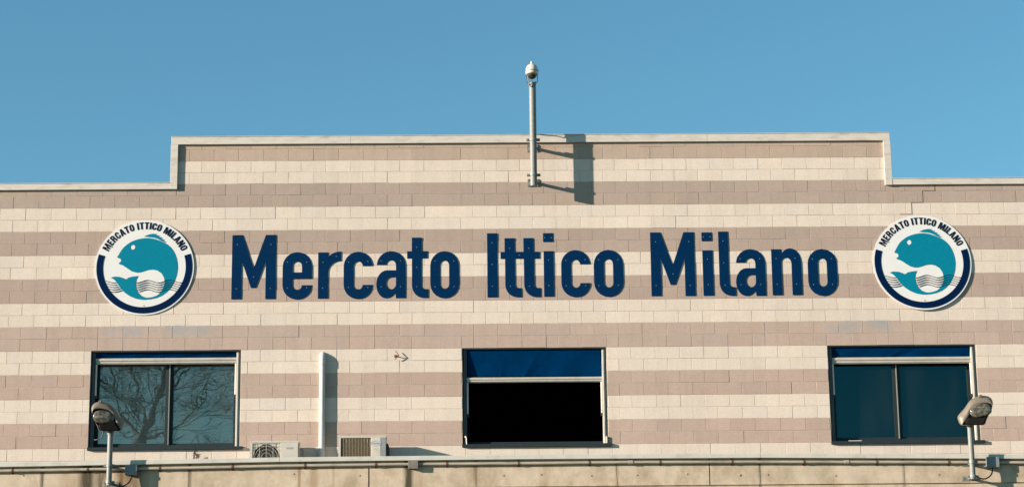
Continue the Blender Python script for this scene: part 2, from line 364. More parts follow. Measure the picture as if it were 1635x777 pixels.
for row in range(-3, 27):
    z0, z1 = lvl(row), lvl(row+1)
    for seg, (sx0, sx1, top) in enumerate(((XA, XL+0.10, ZLL+0.05), (XL+0.10, XR-0.10, ZHI+0.05), (XR-0.10, XB, ZRL+0.05))):
        za, zb = z0, min(z1, top)
        if zb-za < 0.015: continue
        us = []
        if row == 8: us = [k*0.5 for k in range(-90, 90)]
        elif row < 0: us = [k+0.15+(0.5 if row % 2 == 0 else 0) for k in range(-45, 45)]
        elif row < 8: us = [k+(0.0 if row % 2 else 0.5) for k in range(-45, 45)]
        else: us = [k+(0.5 if row % 2 else 0.0) for k in range(-45, 45)]
        xs = [ux(u)+random.gauss(0, 0.003) for u in us]
        c0 = tone(row)
        ivs = []
        for a, b in zip(xs, xs[1:]):
            a2, b2 = max(a, XA), min(b, XB)
            if b2 <= a2: continue
            rng = random.Random(hash((row, round(a*3))) & 0xffff)
            k = 1+rng.gauss(0, 0.020); h = rng.gauss(0, 0.006)
            c = (c0[0]*k*(1+h), c0[1]*k, c0[2]*k*(1-h))
            # clip to the segment of the stepped top
            a3, b3 = max(a2, sx0), min(b2, sx1)
            if b3 <= a3: continue
            if seg != 1 and row < 19 and False: continue
            parts = [(a3, b3)]
            if 0 <= row < 8:
                for (w0, w1) in WIN:
                    nx = []
                    for (p, q) in parts:
                        if q <= w0 or p >= w1: nx.append((p, q)); continue
                        if p < w0: nx.append((p, w0))
                        if q > w1: nx.append((w1, q))
                    parts = nx
            for (p, q) in parts: ivs.append((p, q, za, zb, c))
    # collect, merging cuts made only by the segment borders
        for (p, q, a_, b_, c) in ivs: 
            block_list = globals().setdefault('BL', []); block_list.append([row, p, q, a_, b_, c])
BL.sort(key=lambda b: (b[0], b[1])); merged = []
for b in BL:
    if merged and merged[-1][0] == b[0] and abs(merged[-1][2]-b[1]) < 1e-6 and merged[-1][5] == b[5] and abs(merged[-1][4]-b[4]) < 1e-6:
        merged[-1][2] = b[2]
    else: merged.append(b)
for _, p, q, a_, b_, c in merged: block(p, q, a_, b_, c)
me = bpy.data.meshes.new('block_wall'); me.from_pydata(bv, [], bf); me.update()
bm = bmesh.new(); bm.from_mesh(me); bmesh.ops.recalc_face_normals(bm, faces=bm.faces); bm.to_mesh(me); bm.free()
ca = me.color_attributes.new('tone', 'FLOAT_COLOR', 'CORNER')
for p, c in zip(me.polygons, bt):
    for li in p.loop_indices: ca.data[li].color = (*c, 1)
me.materials.append(M['block'])
ob = bpy.data.objects.new('block_wall', me); col.objects.link(ob); ob.parent = bld
if me.polygons[0].normal.y > 0: me.flip_normals()

# body of the wall behind the blocks (mortar seen in the joints), with the openings left out
mb = MB(); YB = 0.30; YF = 0.0042
def body(x0, x1, z0, z1): mb.box(x0, YF, z0, x1, YB, z1)
zt = min(ZLL, ZRL); zb0, zb8 = lvl(0), lvl(8)
body(XA, XB, 0.0, zb0)
edges = [XA] + [v for w_ in WIN for v in w_] + [XB]
for i in range(0, len(edges), 2): body(edges[i], edges[i+1], zb0, zb8)
body(XA, XB, zb8, zt); body(XA, XL+0.11, zt, ZLL+0.03); body(XR-0.11, XB, zt, ZRL+0.031)
body(XL+0.11, XR-0.11, zt, ZHI+0.03)
mb.build('wall_core', M['mortar'], bld)
r = MB(); r.box(XA, 0.30, lvl(18), XB, 16, lvl(18)+0.15); r.build('roof', M['roof'], bld)
r = MB(); r.box(XA, 0.301, 0, XA+0.3, 16, lvl(18)); r.box(XB-0.3, 0.301, 0, XB, 16, lvl(18)); r.box(XA+0.3, 15.7, 0, XB-0.3, 16, lvl(18)); r.build('side_wall', M['mortar'], bld)

# open cracks in the joints near the right end
ck = MB()
def seg(a, b, t=0.006):
    p, q = P(*a), P(*b)
    if abs(p.x-q.x) > abs(p.z-q.z): ck.box(min(p.x,q.x), -0.0015, p.z-t, max(p.x,q.x), 0.004, p.z+t)
    else: ck.box(p.x-t*0.8, -0.0022, min(p.z,q.z), p.x+t*0.8, 0.004, max(p.z,q.z))
for a, b in [((1492,296),(1492,304.5)),((1472.5,304.5),(1492,304.5)),((1472.5,304.5),(1472.5,323)),((1455,323.2),(1472.5,323.2)),((1455,323),(1455,342)),((1437,342),(1455,342))]: seg(a, b)
ck.build('crack', M['crack'], bld)

# coping of the stepped top
def coping(x0, x1, z0, z1, joints=()):
    m_ = MB(); xs = [x0]+[P(j,(250)).x for j in joints]+[x1]
    for a, b in zip(xs, xs[1:]):
        m_.box(a+0.0015, -0.042, z0, b-0.0015, 0.36, z1-0.012, 0.003)
        m_.box(a+0.0015, -0.050, z1-0.011, b-0.0015, 0.37, z1, 0.003)
    return m_
coping(XL, XR, ZHI, ZHT, (560, 848, 1130)).build('coping', M['coping'], bld)
coping(XA, XL-0.001, ZLL, ZLT).build('coping', M['coping'], bld)
coping(XR+0.005, XB, ZRL, ZRT).build('coping', M['coping'], bld)
m_ = MB(); m_.box(XL-0.002, -0.046, ZLL-0.002, XL+0.115, 0.36, ZHI-0.002, 0.003); m_.build('coping_upright', M['coping'], bld)
m_ = MB(); m_.box(XR-0.112, -0.046, ZRL-0.004, XR+0.004, 0.36, ZHI-0.002, 0.003); m_.build('coping_upright', M['coping'], bld)

# ------------------------------------------------------------------ windows
def window(k, rail_top, rail_bot, glassmat, panes=True, label=None):
    x0, x1 = WIN[k]; z0, z1 = lvl(0), lvl(8); W = x1-x0
    f = MB()                                              # outer lining of the opening
    f.box(x0+0.002, 0.01, z0, x0+0.018, 0.28, z1-0.002); f.box(x1-0.018, 0.01, z0, x1-0.002, 0.28, z1-0.002)
    f.box(x0+0.018, 0.012, z1-0.020, x1-0.018, 0.28, z1-0.003)
    f.box(x0+0.019, 0.17, z0+0.012, x0+0.07, 0.23, z1-0.021); f.box(x1-0.07, 0.17, z0+0.012, x1-0.019, 0.23, z1-0.021)
    f.box(x0+0.07, 0.17, z1-0.10, x1-0.07, 0.23, z1-0.021); f.box(x0+0.07, 0.165, z0+0.012, x1-0.07, 0.235, z0+0.075)
    win = f.build('window', M['darkframe'], bld)
    if label: win['label'] = label
    s_ = MB(); s_.box(x0-0.01, -0.045, z0-0.035, x1+0.055, 0.25, z0+0.012, 0.004); s_.build('sill', M['darkframe'], win)
    # guide rails of the blind: left one dark grey, right one cream
    for i, xx in enumerate((x0+0.020, x1-0.072)):
        g_ = MB(); g_.box(xx, 0.035, z0+0.014, xx+0.030, 0.09, z1-0.021, 0.003); g_.box(xx+0.034, 0.045, z0+0.014, xx+0.050, 0.09, z1-0.022, 0.002)
        g_.build('guide_rail', M['sash' if i == 0 else 'lightframe'], win)
    xf0, xf1 = x0+0.075, x1-0.077
    zr1 = P((0 if k==0 else 853 if k==1 else 1440), rail_top, 0.06).z if k else P(265, rail_top, 0.06).z
    zr0 = P((0 if k==0 else 853 if k==1 else 1440), rail_bot, 0.06).z if k else P(265, rail_bot, 0.06).z
    # fabric: sheet with folds, hanging slightly inwards
    nx, nz = 90, 14; vs = []; fs = []
    ph = k*2.1
    for j in range(nz+1):
        t = j/nz; z = z1-0.022 + (zr1+0.01-(z1-0.022))*t
        for i in range(nx+1):
            s = i/nx; x = xf0 + (xf1-xf0)*s
            fold = 0.006*math.sin(s*23+ph+t*2)*t + 0.010*math.exp(-((s-0.42-0.12*(1-t))/0.018)**2)*t + 0.007*math.exp(-((s-0.25-0.05*(1-t))/0.012)**2)*t*t - 0.006*math.exp(-((s-0.47-0.2*(1-t))/0.02)**2)*t
            vs.append((x, 0.045+0.045*t-fold, z))
    for j in range(nz):
        for i in range(nx): a = j*(nx+1)+i; fs.append((a, a+1, a+nx+2, a+nx+1))
    fb = MB(); fb.add(vs, fs, True); fo = fb.build('awning_fabric', M['fabric'], win)
    so_ = fo.modifiers.new('thick', 'SOLIDIFY'); so_.thickness = 0.002
    rl = MB(); zc = (zr0+zr1)/2; hh = (zr1-zr0)/2
    prof = [(0.046,zc+hh*0.1),(0.046,zc+hh*0.7),(0.060,zc+hh),(0.100,zc+hh),(0.106,zc+hh*0.6),(0.106,zc-hh*0.9),(0.098,zc-hh),(0.070,zc-hh),(0.062,zc-hh*0.75),(0.054,zc-hh*0.70),(0.052,zc-hh*0.15),(0.060,zc-hh*0.10),(0.060,zc+hh*0.05)]
    rl.loft([[(xf0-0.002, y, z) for y, z in prof], [(xf1+0.002, y, z) for y, z in prof]], smooth=False)
    rl.build('blind_rail', M['railmetal'], win)
    for xx, dx in ((x0+0.083, 1), (x1-0.083, -1)):
        a_ = MB(); za = zr0-0.005; zz = za-0.50 if k != 2 or dx < 0 else za-0.50
        a_.tube([(xx, 0.055, za), (xx, 0.055, zz)], 0.014, 10); a_.build('drop_arm', M['lightframe'], win)
        a_ = MB(); a_.box(xx-0.020, 0.04, zz-0.05, xx+0.020, 0.085, zz-0.001, 0.004); a_.build('arm_bracket', M['black'], win)
    if panes:
        xm = x0+W*(0.527 if k==0 else 0.505 if k==1 else 0.476)
        mu = MB(); mu.box(xm-0.026, 0.150, z0+0.076, xm-0.010, 0.2, z1-0.101, 0.002); mu.build('mullion', M['mull'], win)['label'] = 'pale meeting edge of the sliding sash'
        for a, b, yy in ((x0+0.071, xm-0.031, 0.186), (xm-0.007, x1-0.071, 0.205)):
            sh = MB(); w_ = 0.052
            sh.box(a, yy-0.012, z0+0.077, a+w_, yy+0.012, z1-0.102, 0.002); sh.box(b-w_, yy-0.012, z0+0.077, b, yy+0.012, z1-0.102, 0.002)
            sh.box(a+w_, yy-0.011, z0+0.077, b-w_, yy+0.011, z0+0.10); sh.box(a+w_, yy-0.011, z1-0.125, b-w_, yy+0.011, z1-0.102)
            sh.build('sash', M['sash' if k == 1 else 'darkframe'], win)
            p_ = MB(); p_.box(a+w_+0.001, yy-0.003, z0+0.101, b-w_-0.001, yy+0.003, z1-0.126); p_.build('pane', glassmat, win)
    return win
w0 = window(0, 571, 580.5, M['glassL'], label='left window with bare tree reflected in its panes and blue awning rolled up')
w1 = window(1, 601.5, 609.5, M['glass'], panes=False, label='middle window standing open on a dark room, blue awning part lowered')
w2 = window(2, 569.5, 579.5, M['glass'], label='right window of plain dark teal glass with blue awning rolled up')
# rooms behind
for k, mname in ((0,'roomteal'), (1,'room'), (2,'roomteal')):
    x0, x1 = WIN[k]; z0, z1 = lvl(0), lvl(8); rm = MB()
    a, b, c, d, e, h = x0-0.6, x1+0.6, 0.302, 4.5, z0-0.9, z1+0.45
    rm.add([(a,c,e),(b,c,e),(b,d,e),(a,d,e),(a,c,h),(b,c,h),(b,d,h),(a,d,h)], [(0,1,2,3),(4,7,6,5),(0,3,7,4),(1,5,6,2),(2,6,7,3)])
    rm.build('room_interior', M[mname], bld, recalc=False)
# venetian slats behind the left window, plain dark blind behind the right one
x0, x1 = WIN[0]; z0, z1 = lvl(0), lvl(8); vb = MB(); n = 58
for i in range(n):
    z = z0+0.10+(z1-z0-0.22)*i/(n-1)
    vb.add([(x0+0.02,0.27,z-0.009),(x1-0.02,0.27,z-0.009),(x1-0.02,0.284,z+0.010),(x0+0.02,0.284,z+0.010)], [(0,1,2,3)])
vb.build('venetian_blind', M['slat'], w0)
x0, x1 = WIN[2]; vb = MB(); vb.box(x0+0.02, 0.27, z0+0.02, x1-0.02, 0.275, z1-0.03); vb.build('roller_blind', M['shade'], w2)
a_ = P(1357, 706, 0.0); b_ = P(1378, 702.5, 0.0); hp = MB(); hp.box(a_.x, 0.10, lvl(0)+0.0125, b_.x, 0.16, lvl(0)+0.045, 0.004); hp.build('pale_spot_block', M['lightframe'], w2)  # small cream block added to stand in for a pale spot
# small handle pipe at the foot of the open window
hp = MB(); p = P(744.5, 697, -0.02); q = P(745.5, 711, -0.02)
hp.tube([(p.x-0.03,0.05,p.z),(p.x-0.01,-0.02,p.z+0.01),(p.x,-0.03,p.z-0.01),(q.x,-0.03,q.z)], 0.010, 8); hp.build('stay_rod', M['lightframe'], w1)
hp = MB(); p = P(968.5, 698, 0.0); hp.box(p.x-0.012,-0.03,p.z-0.09,p.x+0.012,0.03,p.z+0.02,0.003); hp.build('catch', M['lightframe'], w1)

# ------------------------------------------------------------------ letters
def arc(cx, cy, rx, ry, a0, a1, n=10):
    return [(cx+rx*math.cos(rad(a0+(a1-a0)*i/n)), cy+ry*math.sin(rad(a0+(a1-a0)*i/n))) for i in range(n+1)]
G = {}
def M_(): return [[(0,0),(62,0),(62,236),(120,70),(150,70),(210,236),(210,0),(272,0),(272,400),(208,400),(136,192),(64,400),(0,400)]]
G['M'] = (272, M_())
G['I'] = (62, [[(0,0),(62,0),(62,400),(0,400)]])
G['e'] = (182, [arc(91,200,91,92,180,90)[0:]+arc(91,200,91,92,90,0)[1:]+[(182,125),(62,125),(62,86)]+arc(91,86,29,29,180,360)[1:]+[(182,86)]+arc(91,88,91,90,0,-90)[1:]+arc(91,90,91,92,-90,-180)[1:],
                [(62,166)]+arc(91,204,29,29,180,0)+[(120,166)]])
G['c'] = (180, [[(180,203)]+arc(90,200,90,92,2,90)[1:]+arc(90,200,90,92,90,180)[1:]+arc(90,90,90,92,180,270)+arc(90,88,90,90,270,360)[1:-1]+[(180,86),(118,86)]+arc(90,86,28,29,0,-180)[1:]+arc(90,203,28,29,180,0)])
G['o'] = (180, [arc(90,200,90,92,0,180)+arc(90,90,90,92,180,360), arc(90,204,28,29,0,180)+arc(90,86,28,29,180,360)])
G['a'] = (182, [[(3,207)]+arc(92,205,88,87,180,90)[1:]+arc(92,205,90,87,90,0)[1:]+[(182,0),(122,0),(120,24)]+arc(62,62,60,62,-35,-90)[0:]+arc(60,86,60,86,-90,-180)[1:]+arc(66,86,66,87,180,90)[1:]+[(122,173),(122,205)]+arc(92,205,30,30,0,180)[1:-1]+[(63,207)],
                [(122,130)]+arc(93,92,33,38,90,270)+[(106,57),(118,70),(122,85)]])
G['t'] = (132, [[(30,376),(30,291),(0,291),(0,246),(30,246)]+arc(105,80,75,80,180,270)+[(132,0),(132,54),(112,54)]+arc(112,76,21,22,270,180)[1:]+[(91,246),(128,246),(128,291),(91,291),(91,376)]])
G['r'] = (142, [[(0,0),(62,0)]+arc(142,160,80,73,180,90)+[(142,292),(122,291),(100,285),(80,275),(63,260),(62,287),(0,287)]])
G['l'] = (101, [[(0,400),(0,80)]+arc(75,80,75,80,180,270)[1:]+[(101,0),(101,54),(84,54)]+arc(84,76,22,22,270,180)[1:]+[(62,400)]])
G['n'] = (188, [[(0,0),(62,0)]+arc(94,200,32,33,180,0)+[(126,0),(188,0)]+arc(118,205,70,87,0,90)+[(100,289),(84,280),(66,262),(62,287),(0,287)]])
G['i'] = (62, [[(0,0),(62,0),(62,284),(0,284)]])
G['idot'] = (62, [[(-2,342),(60,342),(60,397),(-2,397)]])
G['tt'] = (249, [[(26,369),(26,283),(0,283),(0,240),(28,240)]+arc(103,80,75,80,180,270)+[(129,0),(129,56),(112,56)]+arc(112,78,22,22,270,180)[1:]+[(90,240),(145,240)]
                 +arc(221,80,75,80,180,270)+[(249,0),(249,56),(231,56)]+arc(231,78,22,22,270,180)[1:]+[(209,240),(245,240),(245,283),(207,283),(207,369),(144,369),(144,283),(89,283),(89,369)]])
sign = thing('sign_lettering', P(853, 474), 'dark blue raised letters reading Mercato Ittico Milano across the striped wall', 'sign')
# glyph, left px, right px, baseline px, top px of a cap
LET = [('M',370.0,440.2,476.9,374.7),('e',451.0,497.9,476.9,374.6),('r',507.7,544.2,475.9,373.6),('c',548.6,594.9,476.3,374.0),('a',600.7,647.6,475.3,373.0),('t',650.0,683.6,475.0,372.7),('o',686.9,732.9,475.1,372.9),
       ('I',778.0,794.2,473.9,371.9),('tt',799.3,863.0,473.8,371.8),('i',868.2,884.1,472.9,370.9),('c',896.2,942.4,473.4,371.4),('o',948.3,995.2,472.9,370.9),
       ('M',1039.2,1109.2,471.9,370.3),('i',1122.0,1138.2,471.3,369.7),('l',1148.2,1173.3,471.6,369.1),('a',1175.0,1222.2,471.6,370.0),('n',1232.6,1280.0,470.4,368.6),('o',1290.3,1336.8,471.4,369.6)]
SCR = {'M':[(32,340),(240,340),(136,138),(30,65),(240,65)],'e':[(30,230),(150,230),(30,70),(150,70)],'r':[(30,225),(112,262),(30,65)],'c':[(30,228),(150,232),(30,70),(150,70)],'a':[(30,232),(150,232),(30,70),(150,70)],
       't':[(60,315),(60,190),(60,70)],'o':[(30,230),(148,230),(30,70),(148,70)],'I':[(30,340),(30,205),(30,68)],'tt':[(57,305),(176,305),(118,262),(60,68),(178,68)],'i':[(30,228),(30,68)],'l':[(30,340),(30,205),(34,66)],'n':[(30,228),(150,230),(30,68),(152,68)]}
LN = {'tt':'joined pair of lower case letters tt', 'i':'lower case letter i with its square dot'}
for gch, xa, xb, yb, yt in LET:
    ym = (yb + (yt if gch in 'MIlitt' else yt+28))/2
    X0 = P(xa, ym, -0.02).x; X1 = P(xb, ym, -0.02).x; xm = (xa+xb)/2
    Zb = P(xm, yb, -0.02).z; Zt = P(xm, yt, -0.02).z
    wd, loops = G[gch]; kx = (X1-X0)/wd; kz = (Zt-Zb)/400
    fn = lambda x, z: (X0+x*kx, Zb+z*kz)
    m_ = MB(); m_.prism(loops, -0.009, -0.002, fn)
    if gch == 'i': m_.prism(G['idot'][1], -0.009, -0.002, fn)
    for (sx_, sz_) in SCR[gch]:                       # spacer stubs behind the plate
        x_, z_ = fn(sx_, sz_); m_.box(x_-0.012, -0.0015, z_-0.012, x_+0.012, 0.006, z_+0.012)
    o = m_.build('letter', M['navy'], sign); o['label'] = LN.get(gch, 'letter '+gch)
    sp = list(SCR[gch]) + ([(8,368),(50,368)] if gch == 'i' else [])
    for (sx_, sz_) in sp:
        x_, z_ = fn(sx_, sz_); s_ = MB(); s_.tube([(x_,-0.0088,z_),(x_,-0.0115,z_)], 0.0055, 8); s_.build('screw', M['screw'], o)

# ------------------------------------------------------------------ round signs
FISH = [(213,320),(222,308),(230,293),(245,268),(262,247),(283,229),(310,211),(340,198),(372,189),(405,184),(440,183),(475,188),(510,199),(540,212),(560,221),(578,232),(600,250),(620,275),(635,302),(647,335),(654,370),(656,405),(650,450),(640,485),(625,518),(605,550),(580,577),(545,602),(505,618),(462,627),(425,630),(400,629),(360,622),(320,606),(280,580),(250,550),(225,515),(200,485),(172,468),
        (200,461),(235,463),(262,472),(283,482),(300,470),(330,462),(372,458),(360,480),(354,510),(358,545),(372,575),(395,600),(425,613),(450,615),(480,610),(510,600),(535,580),(552,555),(562,525),(564,500),(558,470),(540,440),(510,420),(475,412),(440,415),(410,425),(380,433),(355,433),(325,425),(290,402),(260,382),(238,374),(225,368),(232,360),(241,354),(243,343),(239,334),(230,328),(218,326)]
FIN = [(405,172),(425,163),(440,157),(470,152),(500,155),(488,160),(522,168),(508,172),(542,182),(527,186),(556,197),(544,200),(569,214),(556,216),(530,204),(505,190),(475,180),(440,176)]
def lg(x, y): return ((x-414)/361, (396-y)/344)
def font_caps():
    # bold condensed capitals, height 100
    s = 15; F = {}
    def ring(w): return [arc(w/2,72,w/2,28,0,180,8)+arc(w/2,28,w/2,28,180,360,8), arc(w/2,70,w/2-s,14,0,180,6)+arc(w/2,30,w/2-s,14,180,360,6)]
    F['M'] = (62, [[(0,0),(15,0),(15,66),(26,0),(36,0),(47,66),(47,0),(62,0),(62,100),(41,100),(31,40),(21,100),(0,100)]])
    F['E'] = (34, [[(0,0),(34,0),(34,16),(16,16),(16,43),(31,43),(31,58),(16,58),(16,84),(34,84),(34,100),(0,100)]])
    F['R'] = (43, [[(0,0),(16,0),(16,42),(20,42),(26,36),(27,0),(43,0),(42,40),(34,50),(41,58),(42,80),(36,95),(24,100),(0,100)], [(16,57),(23,57),(26,62),(26,79),(22,85),(16,85)]])
    F['C'] = (42, [arc(21,72,21,28,0,180,8)+arc(21,28,21,28,180,360,8)+[(42,38),(27,38)]+arc(21,30,6,15,0,-180,6)+arc(21,70,6,15,180,0,6)+[(27,62),(42,62)]])
    F['A'] = (46, [[(0,0),(15,0),(18,19),(28,19),(31,0),(46,0),(32,100),(14,100)], [(19,33),(27,33),(23,72)]])
    F['T'] = (40, [[(12,0),(28,0),(28,84),(40,84),(40,100),(0,100),(0,84),(12,84)]])
    F['O'] = (42, ring(42)); F['I'] = (16, [[(0,0),(16,0),(16,100),(0,100)]])
    F['L'] = (33, [[(0,0),(33,0),(33,16),(16,16),(16,100),(0,100)]])
    F['N'] = (46, [[(0,0),(15,0),(15,56),(31,0),(46,0),(46,100),(31,100),(31,46),(16,100),(0,100)]])
    return F
CAPS = font_caps()
def round_sign(pc, stand, label):
    c = P(pc[0], pc[1], -stand); Rr = (P(pc[0]+pc[2], pc[1], -stand).x - c.x); Rz = Rr*pc[3]
    t = thing('round_sign', c, label, 'sign', 'round fish emblem signs')
    fn = lambda x, z: (c.x+x*Rr, c.z+z*Rz)
    d = MB(); circ = [(math.cos(2*math.pi*i/96), math.sin(2*math.pi*i/96)) for i in range(96)]
    d.prism([circ], -stand, -stand+0.012, fn); d.build('panel', M['white'], t)
    for a in (45, 135, 225, 315):
        st = MB(); x_, z_ = fn(0.6*math.cos(rad(a)), 0.6*math.sin(rad(a))); st.box(x_-0.02,-stand+0.0125,z_-0.02,x_+0.02,0.006,z_+0.02); st.build('wall_spacer', M['galvdark'], t)
    y1 = -stand-0.0015; y2 = y1-0.003
    b_ = MB(); band = arc(0,0,.966,.966,163,377,60)+arc(0,0,.834,.834,377,163,60); b_.prism([band], y2, y1, fn); b_.build('ring_band', M['print_navy'], t)
    f_ = MB(); eye = [(325+18*math.cos(a*math.pi/8), 249+18*math.sin(a*math.pi/8)) for a in range(16)]
    f_.prism([[lg(*p) for p in FISH], [lg(*p) for p in eye]], y2, y1, fn); fo = f_.build('fish_emblem', M['teal'], t)
    f_ = MB(); f_.prism([[lg(*p) for p in FIN]], y2, y1, fn); f_.build('fin', M['teal'], fo)
    ends = (212, 222, 234, 246, 258); starts = (356, 357, 360, 367, 379)
    wv = MB()
    def wave(i, xa, xb):
        n = max(6, int((xb-xa)/8)); top = []; bot = []
        for q in range(n+1):
            x = xa+(xb-xa)*q/n; y = 500+i*16.6 - 9.5*math.cos(2*math.pi*(x-440)/160)*(1 if x > 300 else 0.8)
            top.append(lg(x, y-2.3)); bot.append(lg(x, y+2.3))
        wv.prism([top+bot[::-1]], y2-0.004, y2-0.0015, fn)
    for i in range(5):
        yy = (396-(500+i*16.6))/344; hw = math.sqrt(max(0, .834**2-yy*yy))*361
        wave(i, 414-hw+4, ends[i]); wave(i, starts[i], 414+hw-4)
    wv.build('wave_lines', M['print_ink'], t)
    # text along the rim
    text = 'MERCATO ITTICO MILANO'; gap = 9; sp = 24; h = 0.147; base = 0.806
    wid = sum((sp if ch == ' ' else CAPS[ch][0]+gap) for ch in text)-gap
    a0, a1 = 155.0, 24.6; x = 0; tx = MB()
    for ch in text:
        if ch == ' ': x += sp; continue
        w_, loops = CAPS[ch]; am = rad(a0+(a1-a0)*(x+w_/2)/wid); kk = rad(a0-a1)*(base+h/2)/wid
        def place(px, pz, am=am, w_=w_, kk=kk):
            r_ = base+pz/100*h; tx_ = (px-w_/2)*kk
            return fn(r_*math.cos(am)+tx_*math.sin(am), r_*math.sin(am)-tx_*math.cos(am))
        tx.prism(loops, y2, y1, place); x += w_+gap
    tx.build('rim_lettering', M['print_ink'], t)
    for a in (33, 147, 270):
        x_, z_ = fn(0.80*math.cos(rad(a))*1.0, 0.80*math.sin(rad(a))); s_ = MB(); s_.tube([(x_,-stand-0.0045,z_),(x_,-stand-0.008,z_)], 0.008, 8); s_.build('screw', M['galvdark'], t)
    return t
round_sign((230.5, 426.6, 79.2, 0.985), 0.016, 'round white fish emblem sign above the left window, left of the blue letter M')
round_sign((1472.4, 418.6, 78.7, 0.985), 0.020, 'round white fish emblem sign above the right window, shadow crescent beneath it').rotation_euler.x = -0.018

# ------------------------------------------------------------------ parapet wall in front
def pz(px, py, Y=PY): return P(px, py, Y).z
cxs = [P(-300,740,PY).x, P(446,731,PY-0.05).x, P(1214,731,PY).x, P(1950,740,PY).x]
# top / bottom of the cap follow the photo: straight runs between these points
CAPPT = [(-300,741),(0,737.6),(446,729.3),(820,725.2),(1214,722.8),(1635,724.3),(1950,726)]
par = thing('parapet_wall', (0, PY, 0), 'weathered tan concrete parapet with pale metal cap below the windows', 'wall')
YT = PY-0.065
ptsT = [P(px, py, YT) for px, py in CAPPT]
def zline(x):
    # one straight line per run, a few millimetres of sag between supports
    for a, b in zip(ptsT, ptsT[1:]):
        if a.x <= x <= b.x: return a.z+(b.z-a.z)*(x-a.x)/(b.x-a.x)
    return ptsT[0].z if x < ptsT[0].x else ptsT[-1].z
caph = 0.070
for (a, b) in ((-300,446),(446,1214),(1214,1950)):
    xa, xb = P(a,730,YT).x+0.003, P(b,730,YT).x-0.003; n = 8; rings = []
    for i in range(n+1):
        x = xa+(xb-xa)*i/n; z = zline(x)
        rings.append([(x,YT,z-caph),(x,YT-0.004,z-caph*0.9),(x,YT,z-0.006),(x,YT+0.006,z),(x,PY+0.28,z+0.01),(x,PY+0.285,z-0.03),(x,YT+0.02,z-0.03),(x,YT+0.015,z-caph)])
    m_ = MB(); m_.loft(rings, smooth=False); m_.build('cap', M['cap'], par)
js = [P(x,755,PY).x for x in (-300, 302, 589, 1133, 1444, 1950)]
JW = [None, 0.0022, 0.010, 0.008, 0.0025, None]
zg = pz(900, 775.2)                              # horizontal joint at the foot of the panels
for i in range(len(js)-1):
    a = js[i]+(JW[i] or 0); b = js[i+1]-(JW[i+1] or 0); m_ = MB()
    n = 6
    rings = []
    for q in range(n+1):
        x = a+(b-a)*q/n; z = zline(x)-0.035
        zz = zg
        rings.append([(x,PY,zz),(x,PY,z),(x,PY+0.2,z),(x,PY+0.2,zz)])
    m_.loft(rings, smooth=False); m_.build('concrete_panel', M['concrete'], par)
m_ = MB(); m_.box(js[0], PY+0.03, 0, js[-1], PY+0.19, zg-0.0005); m_.box(js[0], PY-0.02, 0, js[-1], PY+0.029, zg-0.022); m_.build('lower_wall', M['concrete'], par)
m_ = MB(); m_.box(js[0], PY+0.022, zg+0.01, js[-1], PY+0.15, zg+0.30); m_.build('joint_filler', M['crack'], par)
m_ = MB(); zt_ = min(p.z for p in ptsT)-0.16; m_.box(js[0], PY+0.201, zt_-0.2, js[-1], 0.0055, zt_); m_.build('ledge', M['roof'], par)
# tie holes
for px in (805, 865, 945, 1018, 1098, 1183, 1335, 1500, 470, 575, 38, 1005+222):
    p = P(px, 757.5+random.uniform(-1.5,1.5), PY); m_ = MB(); m_.tube([(p.x,PY-0.0015,p.z),(p.x,PY+0.01,p.z)], 0.013 if px != 1183 else 0.018, 10); m_.build('tie_hole', M['crack'], par)
# expansion hairlines
for px, t in ((760,0.003),(985,0.002),(1213,0.0025),(68,0.0025)):
    p = P(px,757,PY); m_ = MB(); zt1 = zline(p.x)-0.09
    pts_ = []; zz = zg+0.01; x_ = p.x
    L_, R_ = [], []
    while zz < zt1: 
        L_.append((x_-t, zz)); R_.append((x_+t, zz)); zz += 0.03; x_ += random.gauss(0, 0.002)
    m_.prism([L_+R_[::-1]], PY-0.0018, PY+0.004); m_.build('hairline_crack', M['crack'], par)

# conduit along the parapet
YC = PY-0.034
CPT = [(-300,756.5),(0,752.3),(300,747.5),(446,744.4),(655,741.6),(820,740.4),(1000,738.5),(1214,738.0),(1420,738.3),(1560,738.7),(1950,740.5)]
cpt = [P(px, py-1.2, YC) for px, py in CPT]
con = thing('conduit_pipe', cpt[0], 'long thin weathered conduit running under the metal cap of the parapet', 'pipe')
def cz(x):
    for a, b in zip(cpt, cpt[1:]):
        if a.x <= x <= b.x: return a.z+(b.z-a.z)*(x-a.x)/(b.x-a.x)
m_ = MB(); m_.tube([p for p in cpt], 0.024, 12); m_.build('tube', M['conduit'], con)
for px in (20, 140, 255, 371, 487, 600, 713.5, 828, 941, 1054, 1169, 1284, 1400, 1515):
    p = P(px, 745, YC); z = cz(p.x); m_ = MB(); ww = 0.010+random.uniform(0,0.004)
    ring = [(YC+0.030*math.cos(rad(a)), z+0.030*math.sin(rad(a))) for a in range(60, 301, 20)]
    ring2 = [(YC+0.0245*math.cos(rad(a)), z+0.0245*math.sin(rad(a))) for a in range(300, 59, -20)]
    m_.loft([[(p.x-ww, y, q) for y, q in ring+ring2], [(p.x+ww, y, q) for y, q in ring+ring2]], smooth=False)
    m_.box(p.x-ww, PY-0.005, z+0.02, p.x+ww, PY-0.001, z+0.055); m_.box(p.x-ww, PY-0.008, z-0.05, p.x+ww, PY-0.001, z-0.022)
    m_.build('clip', M['rust'], con)
for px in (1007, 1352): 
    p = P(px, 741, YC); m_ = MB(); m_.tube([(p.x-0.035,YC,cz(p.x)),(p.x+0.035,YC,cz(p.x))], 0.031, 12); m_.build('coupling', M['conduit'], con)

